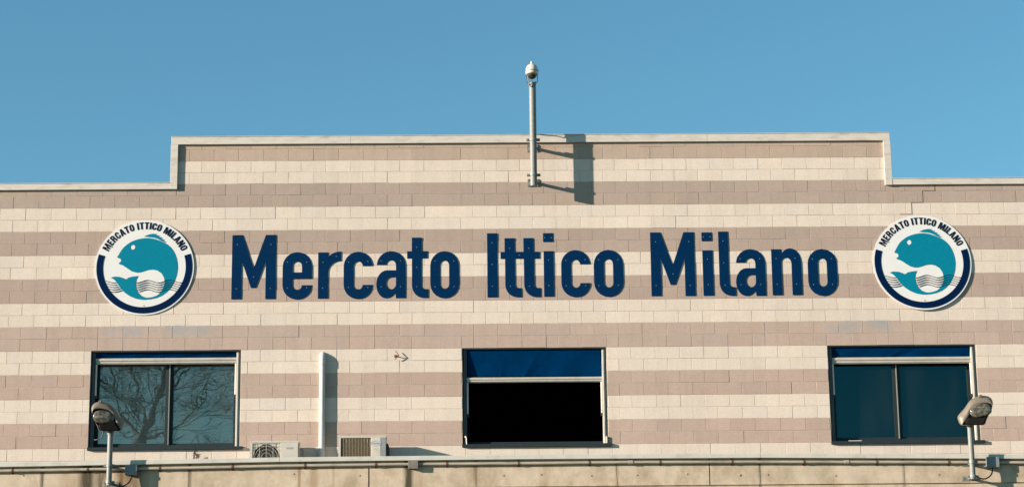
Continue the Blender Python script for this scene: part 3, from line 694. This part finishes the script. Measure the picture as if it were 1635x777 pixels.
# junction boxes
def jbox(px0, px1, py0, py1, Yf, m, label, group='junction boxes on the parapet'):
    a = P(px0, py1, Yf); b = P(px1, py0, Yf); dep = (PY-0.0015)-Yf
    t = thing('junction_box', (a.x, Yf, a.z), label, 'junction box', group)
    m_ = MB(); m_.box(a.x, Yf+0.022, a.z, b.x, PY-0.0015, b.z, 0.006); m_.build('housing', m, t)
    m_ = MB(); m_.box(a.x-0.003, Yf, a.z-0.003, b.x+0.003, Yf+0.021, b.z+0.003, 0.005); lid = m_.build('lid', m, t)
    for x in (a.x+0.018, b.x-0.018):
        for z in (a.z+0.018, b.z-0.018): s_ = MB(); s_.tube([(x,Yf-0.0005,z),(x,Yf-0.004,z)], 0.006, 8); s_.build('screw', M['galvdark'], lid)
    return a, b
jl = jbox(199.5, 218.5, 741.5, 757, PY-0.118, M['jbox'], 'blue grey junction box on the parapet beside the left lamp pole')
jm = jbox(652, 667.5, 734, 747, PY-0.085, M['jboxdirty'], 'grimy brown junction box on the conduit above a dark stain')
jr = jbox(1576.5, 1595, 728.5, 744.5, PY-0.118, M['jbox'], 'blue grey junction box on the parapet beside the right lamp pole')

# ------------------------------------------------------------------ lamps
def catmull(pts, n=4):
    out = []; k = len(pts)
    for i in range(k):
        p0, p1, p2, p3 = [Vector((*pts[(i+d) % k], 0)) for d in (-1,0,1,2)]
        for j in range(n):
            t = j/n; out.append(0.5*((2*p1)+(-p0+p2)*t+(2*p0-5*p1+4*p2-p3)*t*t+(-p0+3*p1-3*p2+p3)*t**3))
    return [(p.x, p.y) for p in out]
def resample(pts, m):
    pts = pts+[pts[0]]; ds = [0]
    for a, b in zip(pts, pts[1:]): ds.append(ds[-1]+math.hypot(b[0]-a[0], b[1]-a[1]))
    out = []; T = ds[-1]; j = 0
    for i in range(m):
        d = T*i/m
        while ds[j+1] < d: j += 1
        f = (d-ds[j])/max(1e-9, ds[j+1]-ds[j]); out.append((pts[j][0]+(pts[j+1][0]-pts[j][0])*f, pts[j][1]+(pts[j+1][1]-pts[j][1])*f))
    return out
def lamp(zoom, org, hull, rim, body_, lensc, polex, ytop, ybot, br, jb, label, tilt):
    Yp = PY-0.215                               # pole axis
    cv = lambda p: (org[0]+p[0]/zoom, org[1]+p[1]/zoom)
    base = P(polex[1], ybot, Yp); top = P(polex[0], ytop, Yp)
    t = thing('wall_lamp', base, label, 'lamp', 'lamps standing up from the parapet')
    pr = 0.041
    m_ = MB(); m_.tube([(base.x,Yp,base.z-0.02),(base.x,Yp,top.z+0.06)], pr, 20); pole = m_.build('pole', M['galv'], t)
    m_ = MB(); m_.tube([(base.x,Yp,top.z-0.035),(base.x,Yp,top.z+0.03)], pr+0.009, 20); m_.build('collar', M['galv'], pole)
    Yf = Yp-0.13                               # front (rim) plane of the head
    def ring(pts, Y, sc_=1.0, off=(0,0)):
        q = [P(*cv(p), Y) for p in pts]; cx = sum(v.x for v in q)/len(q); czz = sum(v.z for v in q)/len(q)
        return [(cx+(v.x-cx)*sc_+off[0], Y+tilt*(v.x-cx), czz+(v.z-czz)*sc_+off[1]) for v in q]
    H = resample(catmull(hull), 72)
    # start both loops at their topmost point so the loft does not twist
    def align(pts):
        k = min(range(len(pts)), key=lambda i: pts[i][1]); return pts[k:]+pts[:k]
    H = align(H); Rm = align(resample(catmull(rim), 72))
    hd = MB(); rr = [ring(Rm, Yf, 0.985), ring(Rm, Yf-0.004, 1.0)]
    def mix(f, Y): 
        A = ring(Rm, Y); B = ring(H, Y); return [tuple(a[i]+(b[i]-a[i])*f for i in range(3)) for a, b in zip(A, B)]
    rr += [mix(0.35, Yf+0.005), mix(0.75, Yf+0.035), mix(1.0, Yf+0.085), ring(H, Yf+0.14, 0.97, (0,-0.004)), ring(H, Yf+0.19, 0.85, (0,-0.01)), ring(H, Yf+0.225, 0.62, (0,-0.012)), ring(H, Yf+0.235, 0.3, (0,-0.014))]
    hd.loft(rr, caps=(False, True)); head = hd.build('lamp_head', M['lampshell'], t)
    bd = MB(); B0 = resample(catmull(rim), 72); bd.loft([ring(B0, Yf+0.012, 0.98), ring(B0, Yf+0.02, 0.975)], smooth=False); bd.build('gasket', M['lampblack'], head)
    bb = MB(); BB = resample(catmull(body_, 3), 60); bb.loft([ring(BB, Yf+0.011, 1.0), ring(BB, Yf-0.03, 0.96), ring(BB, Yf-0.045, 0.85)], smooth=False); bb.build('ballast_cover', M['lampblack'], head)
    # bowed glass lens
    lc, lrx, lrz, rot = lensc; rings = []
    for (sc_, dy) in ((1.0,0.011),(0.995,-0.006),(0.93,-0.016),(0.75,-0.026),(0.5,-0.032),(0.2,-0.035)):
        pp = []
        for a in range(40):
            u = abs(math.cos(a*math.pi/20))**0.85*math.copysign(1, math.cos(a*math.pi/20))*lrx*sc_; v = abs(math.sin(a*math.pi/20))**0.85*math.copysign(1, math.sin(a*math.pi/20))*lrz*sc_
            pp.append((lc[0]+u*math.cos(rot)-v*math.sin(rot), lc[1]+u*math.sin(rot)+v*math.cos(rot)))
        rings.append([(x, y+dy, z) for x, y, z in ring(pp, Yf)])
    ln = MB(); ln.loft(rings, caps=(False, True)); ln.build('lens', M['lens'], head)
    # seam clip on the hood
    p = P(*cv(min(hull, key=lambda q: q[1])), Yf+0.06); m_ = MB(); m_.box(p.x-0.02, Yf+0.0, p.z-0.02, p.x+0.02, Yf+0.12, p.z+0.010, 0.004); m_.build('latch', M['lampshell'], head)
    # brackets
    for yb_ in br:
        z = P(polex[1], yb_, Yp).z; bk = MB()
        n = 20; outer = [(base.x+(pr+0.010)*math.cos(2*math.pi*i/n), Yp+(pr+0.010)*math.sin(2*math.pi*i/n)) for i in range(n)]
        bk.loft([[(x,y,z-0.022) for x,y in outer],[(x,y,z+0.022) for x,y in outer]], smooth=False)
        bk.box(base.x-0.085, Yp-0.008, z-0.018, base.x-pr-0.008, Yp+0.008, z+0.018, 0.002); bk.box(base.x+pr+0.008, Yp-0.008, z-0.018, base.x+0.085, Yp+0.008, z+0.018, 0.002)
        bk.box(base.x-0.022, Yp+pr+0.005, z-0.016, base.x+0.022, PY-0.009, z+0.016)
        bk.box(base.x-0.12, PY-0.009, z-0.035, base.x+0.12, PY-0.001, z+0.035, 0.002)
        for dx in (-0.065, 0.065): bk.tube([(base.x+dx,Yp-0.018,z),(base.x+dx,Yp+0.018,z)], 0.009, 6)
        for dx in (-0.10, 0.10): bk.tube([(base.x+dx,PY-0.018,z),(base.x+dx,PY-0.005,z)], 0.010, 6)
        bk.build('bracket', M['galvdark'], t)
    a, b = jb; xc = (a.x+b.x)/2
    zb_ = base.z+0.01
    pts = [(xc, PY-0.05, a.z-0.002),(xc-0.005,PY-0.055,a.z-0.05),(xc-0.03,PY-0.07,a.z-0.11),(xc-0.09,PY-0.10,a.z-0.16),(xc-0.17,PY-0.13,a.z-0.185),(base.x+0.05,Yp+0.02,zb_+0.0),(base.x+0.01,Yp,zb_-0.03)]
    cu = catmull_open(pts, 5); m_ = MB(); m_.tube(cu, 0.011, 8); m_.build('cable', M['cable'], t)
    return t, base, Yp
def catmull_open(pts, n):
    pts = [Vector(p) for p in pts]; e = [pts[0]]+pts+[pts[-1]]; out = []
    for i in range(1, len(e)-2):
        p0, p1, p2, p3 = e[i-1:i+3]
        for j in range(n):
            t = j/n; out.append(0.5*((2*p1)+(-p0+p2)*t+(2*p0-5*p1+4*p2-p3)*t*t+(-p0+3*p1-3*p2+p3)*t**3))
    out.append(pts[-1]); return out
HL = [(140,130),(143,98),(168,70),(215,57),(265,66),(310,90),(345,130),(378,185),(408,230),(400,278),(385,298),(320,306),(262,308),(205,300),(188,265),(155,190)]
RL = [(146,160),(153,130),(185,114),(240,116),(287,128),(320,158),(337,200),(352,245),(380,294),(320,304),(262,306),(205,298),(190,262),(165,215)]
BDL = [(200,250),(260,250),(330,225),(345,250),(374,290),(320,300),(262,302),(208,294)]
lampL = lamp(5.286, (120,630), HL, RL, BDL, ((241,187), 90, 55, 0.10), (174.5,173.8), 690, 772, (742.5, 769), jl, 'beige floodlight on a grey pole in front of the left window', 0.10)
HR = [(147,215),(175,180),(205,145),(235,100),(275,70),(320,57),(365,57),(400,72),(418,105),(415,150),(400,190),(375,235),(355,284),(300,287),(235,290),(172,284),(150,245)]
RR = [(182,281),(205,255),(232,215),(243,172),(275,135),(330,117),(385,113),(412,125),(414,152),(395,190),(372,235),(352,282),(300,285),(235,287)]
BDR = [(205,265),(232,228),(270,238),(340,235),(378,212),(368,240),(350,278),(300,283),(235,284)]
lampR = lamp(4.948, (1500,620), HR, RR, BDR, ((326,172), 86, 52, -0.12), (1551.8,1553.6), 678, 762, (737, 760), jr, 'beige floodlight on a grey pole at the corner of the right window', -0.10)
# loose cable trailing from the left lamp head
p = P(165, 687, PY-0.25); q = P(152, 700, PY-0.1)
m_ = MB(); m_.tube(catmull_open([(p.x,PY-0.25,p.z),(p.x-0.01,PY-0.24,p.z-0.07),(p.x-0.04,PY-0.22,p.z-0.10),(p.x-0.11,PY-0.2,p.z-0.13),(p.x-0.14,PY-0.18,p.z-0.12)],5), 0.009, 8); m_.build('head_cable', M['cable'], lampL[0])

# ------------------------------------------------------------------ drainpipe
dp = thing('drainpipe', P(514.3,728,-0.05), 'white plastic drainpipe rising between the two air conditioners', 'pipe')
xd = P(514.3, 640, -0.05).x; ztop = P(514.3, 567, -0.05).z; rp = 0.048; yc = -0.036
ez = 0.075
pts = [(xd,yc,lvl(-3)),(xd,yc,ztop-0.03)] + [(xd, yc+0.065-0.065*math.cos(rad(a)), ztop-0.03+0.055*math.sin(rad(a))) for a in range(15, 91, 15)] + [(xd, 0.06, ztop+0.025)]
m_ = MB(); m_.tube(pts, rp, 24); m_.build('pipe', M['pvc'], dp)
m_ = MB(); m_.tube([(xd,yc,ztop-0.15),(xd,yc,ztop-0.045)], rp+0.006, 24); m_.build('socket', M['pvc'], dp)
m_ = MB(); zz = P(514,711,-0.05).z; m_.tube([(xd,yc,lvl(-3)),(xd,yc,zz)], rp+0.004, 24); m_.build('socket', M['pvc'], dp)

# ------------------------------------------------------------------ air conditioners
def ac(px0, px1, pyt, kind, label):
    yb = -0.075 if kind == 1 else -0.175; dep = 0.27; yf = yb-dep
    a = P(px0, pyt, yf); b = P(px1, pyt, yf); zt = a.z; H = 0.56; zb = zt-H; x0, x1 = a.x, b.x; W = x1-x0
    t = thing('air_conditioner', ((x0+x1)/2, yf, zb), label, 'air conditioner', 'air conditioners on the ledge')
    fx0, fx1 = x0+0.035, x0+(0.62 if kind == 1 else 0.68)*W; fz0, fz1 = zb+0.03, zt-0.035
    c = MB(); 
    c.box(x0, yf+0.03, zb, x1, yb, zt-0.012, 0.006)                                   # shell
    c.box(x0-0.004, yf-0.002, zt-0.022, x1+0.004, yb+0.004, zt, 0.006)                # lid
    c.box(x0, yf, zb, fx0, yf+0.029, zt-0.023); c.box(fx1, yf, zb, x1, yf+0.029, zt-0.023); c.box(fx0, yf, zb, fx1, yf+0.029, fz0); c.box(fx0, yf, fz1, fx1, yf+0.029, zt-0.023)
    cas = c.build('casing', M['acwhite'], t)
    cx = (fx0+fx1)/2; czz = (fz0+fz1)/2-0.01; R = min(fx1-fx0, fz1-fz0)/2-0.006; czz = fz1-0.012-R
    if kind == 1:
        R *= 1.0
        pl = MB(); hole = [(cx+R*math.cos(2*math.pi*i/48), czz+R*math.sin(2*math.pi*i/48)) for i in range(48)]
        pl.prism([[(fx0,fz0),(fx1,fz0),(fx1,fz1),(fx0,fz1)], hole], yf+0.018, yf+0.0285); pl.build('fan_surround', M['acwhite'], t)
        rc = MB(); rc.tube([(cx,yf+0.0290,czz),(cx,yf+0.0296,czz)], R*0.999, 40); rc.build('fan_recess', M['acdark'], t)
        fan = MB(); fan.tube([(cx,yf+0.022,czz),(cx,yf+0.028,czz)], 0.05, 16)
        for k in range(3):
            a0 = k*120; ring_ = [(cx+0.045*math.cos(rad(a0)), czz+0.045*math.sin(rad(a0)))]+[(cx+R*0.9*math.cos(rad(a0+q)), czz+R*0.9*math.sin(rad(a0+q))) for q in (5,20,35,50,62)]+[(cx+0.045*math.cos(rad(a0+60)), czz+0.045*math.sin(rad(a0+60)))]
            fan.prism([ring_], yf+0.0235, yf+0.026)
        fan.build('fan', M['acdark'], t)
        gd = MB()
        for k in (0.36, 0.60, 0.82, 0.99):
            n = 40; gd.tube([(cx+R*k*math.cos(2*math.pi*i/n), yf+0.006, czz+R*k*math.sin(2*math.pi*i/n)) for i in range(n+1)], 0.0024, 6, caps=False)
        for dx in (-0.5, 0, 0.5):
            gd.tube([(cx+R*dx, yf+0.001, fz0-0.01),(cx+R*dx, yf+0.001, fz1+0.01)], 0.0024, 6)
        for z in (fz1-0.045,): gd.tube([(fx0-0.01,yf-0.001,z),(fx1+0.01,yf-0.001,z)], 0.0035, 6)
        for x in (fx0+0.03, fx1-0.03): gd.tube([(x,yf-0.001,fz0-0.01),(x,yf-0.001,fz1+0.01)], 0.0024, 6)
        gd.build('fan_guard', M['acwire'], t)
    else:
        rc = MB(); rc.box(fx0, yf+0.0255, fz0, fx1, yf+0.029, fz1); rc.build('coil', M['acfin'], t)
        rc = MB(); rc.tube([(cx,yf+0.0215,czz),(cx,yf+0.025,czz)], R*1.03, 40); rc.build('fan', mat('brown_fan', (0.09,0.06,0.032), 0.8, var=0.25, scale=20), t)  # plain dark brown disc for the fan
        gd = MB(); n = 10
        for i in range(n+1): 
            x = fx0+(fx1-fx0)*i/n; gd.box(x-0.0026, yf+0.002, fz0, x+0.0026, yf+0.008, fz1)
        n = 26
        for i in range(n): 
            z = fz0+(fz1-fz0)*i/n; gd.box(fx0, yf+0.0102, z-0.001, fx1, yf+0.012, z+0.001)
        gd.build('fan_guard', M['acwire2'], t)
        sc2 = MB(); sc2.box(x1-0.078, yf-0.004, zb+0.02, x1-0.003, yf-0.0005, zt-0.03, 0.002); sc2.build('side_cover', M['acside'], t)
    # service panel, its seam and its worn badge
    sx0 = fx1+0.012; sx1 = x1-(0.012 if kind == 1 else 0.085)
    p_ = MB(); p_.box(sx0, yf-0.005, zb+0.02, sx1, yf-0.0005, zt-0.03, 0.002); sp = p_.build('service_panel', M['acwhite'], t)
    b_ = MB(); mx = (sx0+sx1)/2; zb2 = zt-(0.115 if kind == 1 else 0.125)
    if kind == 1:
        w_ = 0.115                                                       # the worn name plate reads as a row of strokes
        for i in range(7): b_.box(mx-w_/2+i*w_/7, yf-0.0075, zb2-0.014, mx-w_/2+i*w_/7+w_/7*0.7, yf-0.0055, zb2+0.014)
        b_.build('name_plate', M['badge'], sp)
    else:
        o_ = [(mx+0.085*math.cos(2*math.pi*i/40), zb2+0.042*math.sin(2*math.pi*i/40)) for i in range(40)]; i_ = [(mx+(x_-mx)*0.9, zb2+(z_-zb2)*0.82) for x_, z_ in o_]
        b_.prism([o_, i_], yf-0.0075, yf-0.0055)
        for i in range(7): b_.box(mx-0.055+i*0.016, yf-0.0073, zb2-0.012, mx-0.055+i*0.016+0.010, yf-0.0056, zb2+0.012)
        b_.box(mx-0.03, yf-0.0073, zb2-0.09, mx+0.03, yf-0.0056, zb2-0.083)
        b_.build('oval_badge', M['badge'], sp)
    # valve cover at the side, feet
    v = MB()
    if kind == 2: v.box(x1+0.001, yf+0.06, zb+0.05, x1+0.03, yf+0.16, zt-0.12, 0.004); v.tube([(x1+0.02,yf+0.08,zt-0.12),(x1+0.045,yf+0.08,zt-0.2),(x1+0.04,yf+0.08,zb+0.03)], 0.010, 8)
    else: v.tube(catmull_open([(x1,yf+0.2,zt-0.11),(x1+0.05,yf+0.2,zt-0.12),(x1+0.05,yf+0.2,zt-0.25),(x1+0.09,yf+0.2,zb-0.05)],5), 0.008, 8)
    v.build('pipe_connection', M['cable'] if kind == 2 else M['galv'], t)
    zl = min(p.z for p in ptsT)-0.16
    ft = MB()
    for x in (x0+0.09, x1-0.13): ft.box(x, yf+0.01, zl+0.0005, x+0.04, yb-0.01, zb-0.0005)
    ft.build('feet', M['galvdark'], t)
ac(399.5, 477.2, 703.6, 1, 'ivory air conditioner with round wire fan guard, left of the drainpipe')
ac(540.5, 616.4, 695.0, 2, 'ivory air conditioner with brown slatted grille, right of the drainpipe')

# ------------------------------------------------------------------ camera mast
Yp = -0.30; pb = P(852.2, 297, Yp); ptp = P(850.6, 134, Yp); xm = P(851.8, 260, Yp).x; rm_ = 0.056
mast = thing('camera_mast', pb, 'galvanised tube mast clamped to the wall top above the sign', 'pole')
m_ = MB(); m_.tube([(xm,Yp,pb.z),(xm,Yp,ptp.z)], rm_, 24, caps=False); m_.tube([(xm,Yp,pb.z+0.002),(xm,Yp,ptp.z-0.002)], rm_-0.006, 24); m_.build('tube', M['galv'], mast)
m_ = MB(); m_.tube([(xm,Yp,ptp.z-0.02),(xm,Yp,ptp.z+0.012)], rm_+0.005, 24); m_.build('top_cap', M['galvdark'], mast)
for yb_, ypl in ((223.5, 237), (279.5, 292)):
    z = P(852, yb_, Yp).z; n = 24; bk = MB()
    o_ = [(xm+(rm_+0.009)*math.cos(2*math.pi*i/n), Yp+(rm_+0.009)*math.sin(2*math.pi*i/n)) for i in range(n)]
    bk.loft([[(x,y,z-0.018) for x,y in o_],[(x,y,z+0.018) for x,y in o_]], smooth=False)
    for s in (-1, 1):
        xa, xb = sorted((xm+s*(rm_+0.008), xm+s*(rm_+0.055)))
        bk.box(xa, Yp-0.010, z-0.022, xb, Yp+0.016, z+0.022, 0.003)
        bk.tube([(xm+s*(rm_+0.032),Yp-0.028,z),(xm+s*(rm_+0.032),Yp+0.030,z)], 0.010, 6)
    zp = P(852, ypl, -0.01).z; yv = -0.052 if yb_ < 230 else -0.004
    yw = -0.005
    bk.box(xm-0.030, Yp+rm_+0.006, zp-0.012, xm+0.030, yw-0.008, zp+0.030)
    bk.box(xm-0.028, Yp+0.014+0.045, z-0.015, xm-0.0, Yp+0.10, z+0.014)
    bk.box(xm-0.026, Yp+rm_+0.03, zp+0.031, xm+0.026, Yp+rm_+0.10, z-0.016) if z-0.016 > zp+0.04 else None
    plate = [(xm-0.092, zp-0.062), (xm+0.092, zp-0.062), (xm+0.092, zp+0.066), (xm-0.092, zp+0.066)]
    bk.prism([plate], yw-0.008, yw)
    for dx in (-0.07, 0.07):
        for dz in (-0.04, 0.045): bk.tube([(xm+dx,yw-0.018,zp+dz),(xm+dx,yw-0.006,zp+dz)], 0.011, 6)
    bk.build('wall_bracket', M['galvdark'], mast)
cb = MB(); zc_ = P(856,209,Yp).z; cb.tube(catmull_open([(xm+0.02,Yp+rm_,zc_+0.35),(xm+0.02,Yp+rm_+0.012,zc_+0.1),(xm+0.02,Yp+0.12,ZHT+0.06),(xm+0.02,-0.06,ZHT+0.012),(xm+0.02,0.05,ZHT+0.008),(xm+0.03,0.34,ZHT+0.008)],6), 0.008, 8); cb.build('cable', M['cable'], mast)

# dome camera on top
ctop = P(849.4, 100, Yp); cbot = P(849.4, 132, Yp); xc = P(849.3, 118, Yp).x
cam_t = thing('security_camera', (xc, Yp, cbot.z), 'cream dome security camera on top of the mast', 'security camera')
zt_ = ctop.z; sc_ = (P(849,100,Yp).z - P(849,133,Yp).z)/33.0     # metres per photo pixel
def lathe(prof, x, y, n=32):
    return [[(x+r_*math.cos(2*math.pi*i/n), y+r_*math.sin(2*math.pi*i/n), z) for i in range(n)] for r_, z in prof]
ycam = Yp-0.03
prof = [(0.022, zt_), (0.026, zt_-0.01), (0.026, zt_-0.045), (0.055, zt_-0.052), (0.082, zt_-0.075), (0.098, zt_-0.11), (0.102, zt_-0.145), (0.101, zt_-0.155)]
m_ = MB(); m_.loft(lathe(prof, xc, ycam)); hs = m_.build('housing', M['camhouse'], cam_t)
m_ = MB(); m_.loft(lathe([(0.103,zt_-0.1555),(0.109,zt_-0.158),(0.109,zt_-0.166),(0.103,zt_-0.168)], xc, ycam)); m_.build('seam_ring', M['galvdark'], cam_t)
m_ = MB(); m_.loft(lathe([(0.104,zt_-0.1685),(0.105,zt_-0.20),(0.095,zt_-0.215),(0.082,zt_-0.218)], xc, ycam), caps=(True,True)); m_.build('skirt', M['camhouse'], cam_t)
prof = [(0.078*math.cos(rad(a)), zt_-0.219-0.078*math.sin(rad(a))) for a in range(0, 90, 10)]+[(0.004, zt_-0.297)]
m_ = MB(); m_.loft(lathe(prof, xc, ycam)); m_.build('dome', M['dome'], cam_t)
m_ = MB(); m_.box(xc+0.082, ycam+0.0, zt_-0.33, xc+0.094, ycam+0.04, zt_-0.205, 0.003); m_.box(xc-0.01, ycam+0.02, zt_-0.345, xc+0.094, ycam+0.05, zt_-0.331, 0.003); m_.box(xc-0.02, ycam+0.02, zt_-0.36, xc+0.04, ycam+0.06, zt_-0.346); m_.build('support_arm', M['galv'], cam_t)
m_ = MB(); m_.tube(catmull_open([(xc-0.062,ycam-0.02,zt_-0.21),(xc-0.066,ycam-0.05,zt_-0.28),(xc-0.055,ycam-0.045,zt_-0.40),(xc-0.02,ycam-0.04,zt_-0.435),(xc+0.0,ycam-0.045,zt_-0.40),(xc-0.01,ycam-0.03,zt_-0.33)],6), 0.008, 8); m_.build('cable_loop', M['galv'], cam_t)
m_ = MB(); m_.tube(catmull_open([(xc-0.075,ycam-0.0,zt_-0.21),(xc-0.088,ycam-0.03,zt_-0.28),(xc-0.078,ycam-0.03,zt_-0.36),(xc-0.04,ycam-0.02,zt_-0.40)],6), 0.007, 8); m_.build('cable_loop', M['cable'], cam_t)

# ------------------------------------------------------------------ small things on the wall
hk = thing('wall_hook', P(633,567,0), 'small rusty forked hook sticking out of the cream blocks', 'hook')
p = P(631.5, 567.5, -0.03); m_ = MB()
m_.tube([(p.x,0.003,p.z),(p.x+0.01,-0.05,p.z-0.005)], 0.008, 8)
m_.tube([(p.x+0.055,-0.05,p.z),(p.x+0.0,-0.04,p.z+0.075)], 0.006, 8); m_.tube([(p.x+0.055,-0.05,p.z),(p.x-0.01,-0.04,p.z-0.06)], 0.006, 8)
m_.tube([(p.x+0.01,-0.05,p.z-0.005),(p.x+0.055,-0.05,p.z)], 0.006, 8)
m_.build('fork', M['rust'], hk); m_ = MB(); m_.box(p.x-0.02, -0.006, p.z-0.022, p.x+0.012, 0.001, p.z+0.02); m_.build('anchor_plate', M['rust'], hk)
for (px, pyb, h_, nn, lab) in ((309, 731.5, 20, 4, 'tall dry weed with thin red stems on the parapet cap'), (314, 731.8, 11, 7, 'short bushy dry weed beside the taller one on the cap'), (329, 731.3, 4, 6, 'tiny withered weed tuft right of the taller weeds')):
    b0 = P(px, pyb, PY+0.1); zb_ = zline(b0.x)-0.01; b0 = Vector((b0.x, PY+0.1, zb_+0.002))
    m_ = MB()
    for i in range(nn):
        hh = h_/97*random.uniform(0.7, 1.15); dx = random.uniform(-0.45, 0.45)*hh; a = b0+Vector((random.uniform(-0.012,0.012),0,0))
        q = [a, a+Vector((dx*0.25+random.gauss(0,0.006),0.004,hh*0.4)), a+Vector((dx*0.7,0.01,hh*0.8)), a+Vector((dx,0.0,hh))]
        m_.tube(catmull_open(q,3), 0.005, 5, r2=0.0025)
        for k in range(3):
            s_ = q[1].lerp(q[3], random.random()); m_.tube([s_, s_+Vector((random.uniform(-0.03,0.03),0,random.uniform(0.0,0.03)))], 0.0035, 4)
    tag(m_.build('dry_weed', M['weed']), lab, 'weed', 'dry weeds on the parapet cap')

# ------------------------------------------------------------------ the bare tree across the yard, mirrored in the left window
tr = thing('bare_tree', (-9.6, -28, 0), 'tall leafless tree across the yard, seen mirrored in the left window', 'tree')
rt = random.Random(11)
trunk = MB(); crown = MB()
def branch(mb_, p, d, L, r, depth):
    n = 5; pts = [p]; dd = d.copy()
    for i in range(n):
        dd = (dd+Vector((rt.gauss(0,.13),rt.gauss(0,.13),rt.gauss(0.02,.10)))).normalized(); pts.append(pts[-1]+dd*L/n)
    r2 = r*0.62; mb_.tube(pts, r, 7 if r > 0.05 else 4, caps=False, r2=r2)
    if depth == 0: return
    kids = rt.choice((3,4,4)) if depth > 1 else 4
    for k in range(kids):
        f = rt.uniform(0.35, 1.0) if k else 1.0; i = min(n-1, int(f*n)); q = pts[i+1] if f >= 1 else pts[i]
        ax = Vector((rt.gauss(0,1),rt.gauss(0,1),rt.gauss(0,0.5))).normalized()
        nd = (dd*math.cos(0.75)+ax*math.sin(0.75)*rt.uniform(0.6,1.1)).normalized(); nd.z += 0.12; nd.normalize()
        branch(crown, q, nd, L*rt.uniform(0.60,0.80), max(0.0045, r2*rt.uniform(0.55,0.8)), depth-1)
TD = 28.38                                     # where the mirror image of the tree stands behind the glass
def tp(px, py, dy=0): p = P(px, py, TD+dy); return Vector((p.x, -28-dy, p.z))
bpt = tp(226, 715); tb = Vector((bpt.x-0.35, -28, 0))
tpts = [tb, tb.lerp(bpt, 0.35)+Vector((0.08,0,0)), tb.lerp(bpt, 0.7)+Vector((-0.05,0,0)), bpt, tp(238,676), tp(252,630), tp(262,600), tp(274,560)]
trunkline = catmull_open(tpts, 4); trunk.tube(trunkline, 0.21, 10, r2=0.05)
limbs = [([tp(229,700), tp(205,680,.5), tp(185,640,.9), tp(176,590,1.2), tp(170,550,1.4)], 0.04), ([tp(236,682), tp(222,640,-.4), tp(214,600,-.8), tp(200,560,-1.1)], 0.035),
         ([tp(250,636), tp(280,610,.3), tp(300,580,.6), tp(310,545,.8)], 0.032), ([tp(228,702), tp(270,690,-.6), tp(305,655,-1.0), tp(330,610,-1.3), tp(345,560,-1.5)], 0.03),
         ([tp(232,694), tp(290,680,.8), tp(340,650,1.3), tp(368,600,1.6)], 0.018), ([tp(262,602), tp(250,575,.3), tp(240,540,.5)], 0.028), ([tp(274,562), tp(290,520), tp(310,470)], 0.045), ([tp(274,562), tp(262,520), tp(255,460)], 0.045)]
for pts_, r_ in limbs:
    cu = catmull_open(pts_, 4); crown.tube(cu, r_, 7, caps=False, r2=r_*0.45)
    for i in range(2, len(cu)-1, 1):
        for _ in range(1):
            if rt.random() < 0.25: continue
            dd = (cu[i+1]-cu[i]).normalized(); ax = Vector((rt.gauss(0,1), rt.gauss(0,1), rt.gauss(0.2,0.8))).normalized()
            branch(crown, cu[i], (dd*0.5+ax*0.9).normalized(), rt.uniform(0.6,1.3), r_*0.45, 3)
for i in range(9, len(trunkline)-1):
    for _ in range(1):
        ax = Vector((rt.gauss(0,1), rt.gauss(0,0.6), rt.gauss(0.3,0.6))).normalized()
        branch(crown, trunkline[i], ax, rt.uniform(0.7,1.3), 0.022, 3)
trunk.build('trunk', M['bark'], tr, recalc=False); crown.build('crown', M['bark'], tr, recalc=False)
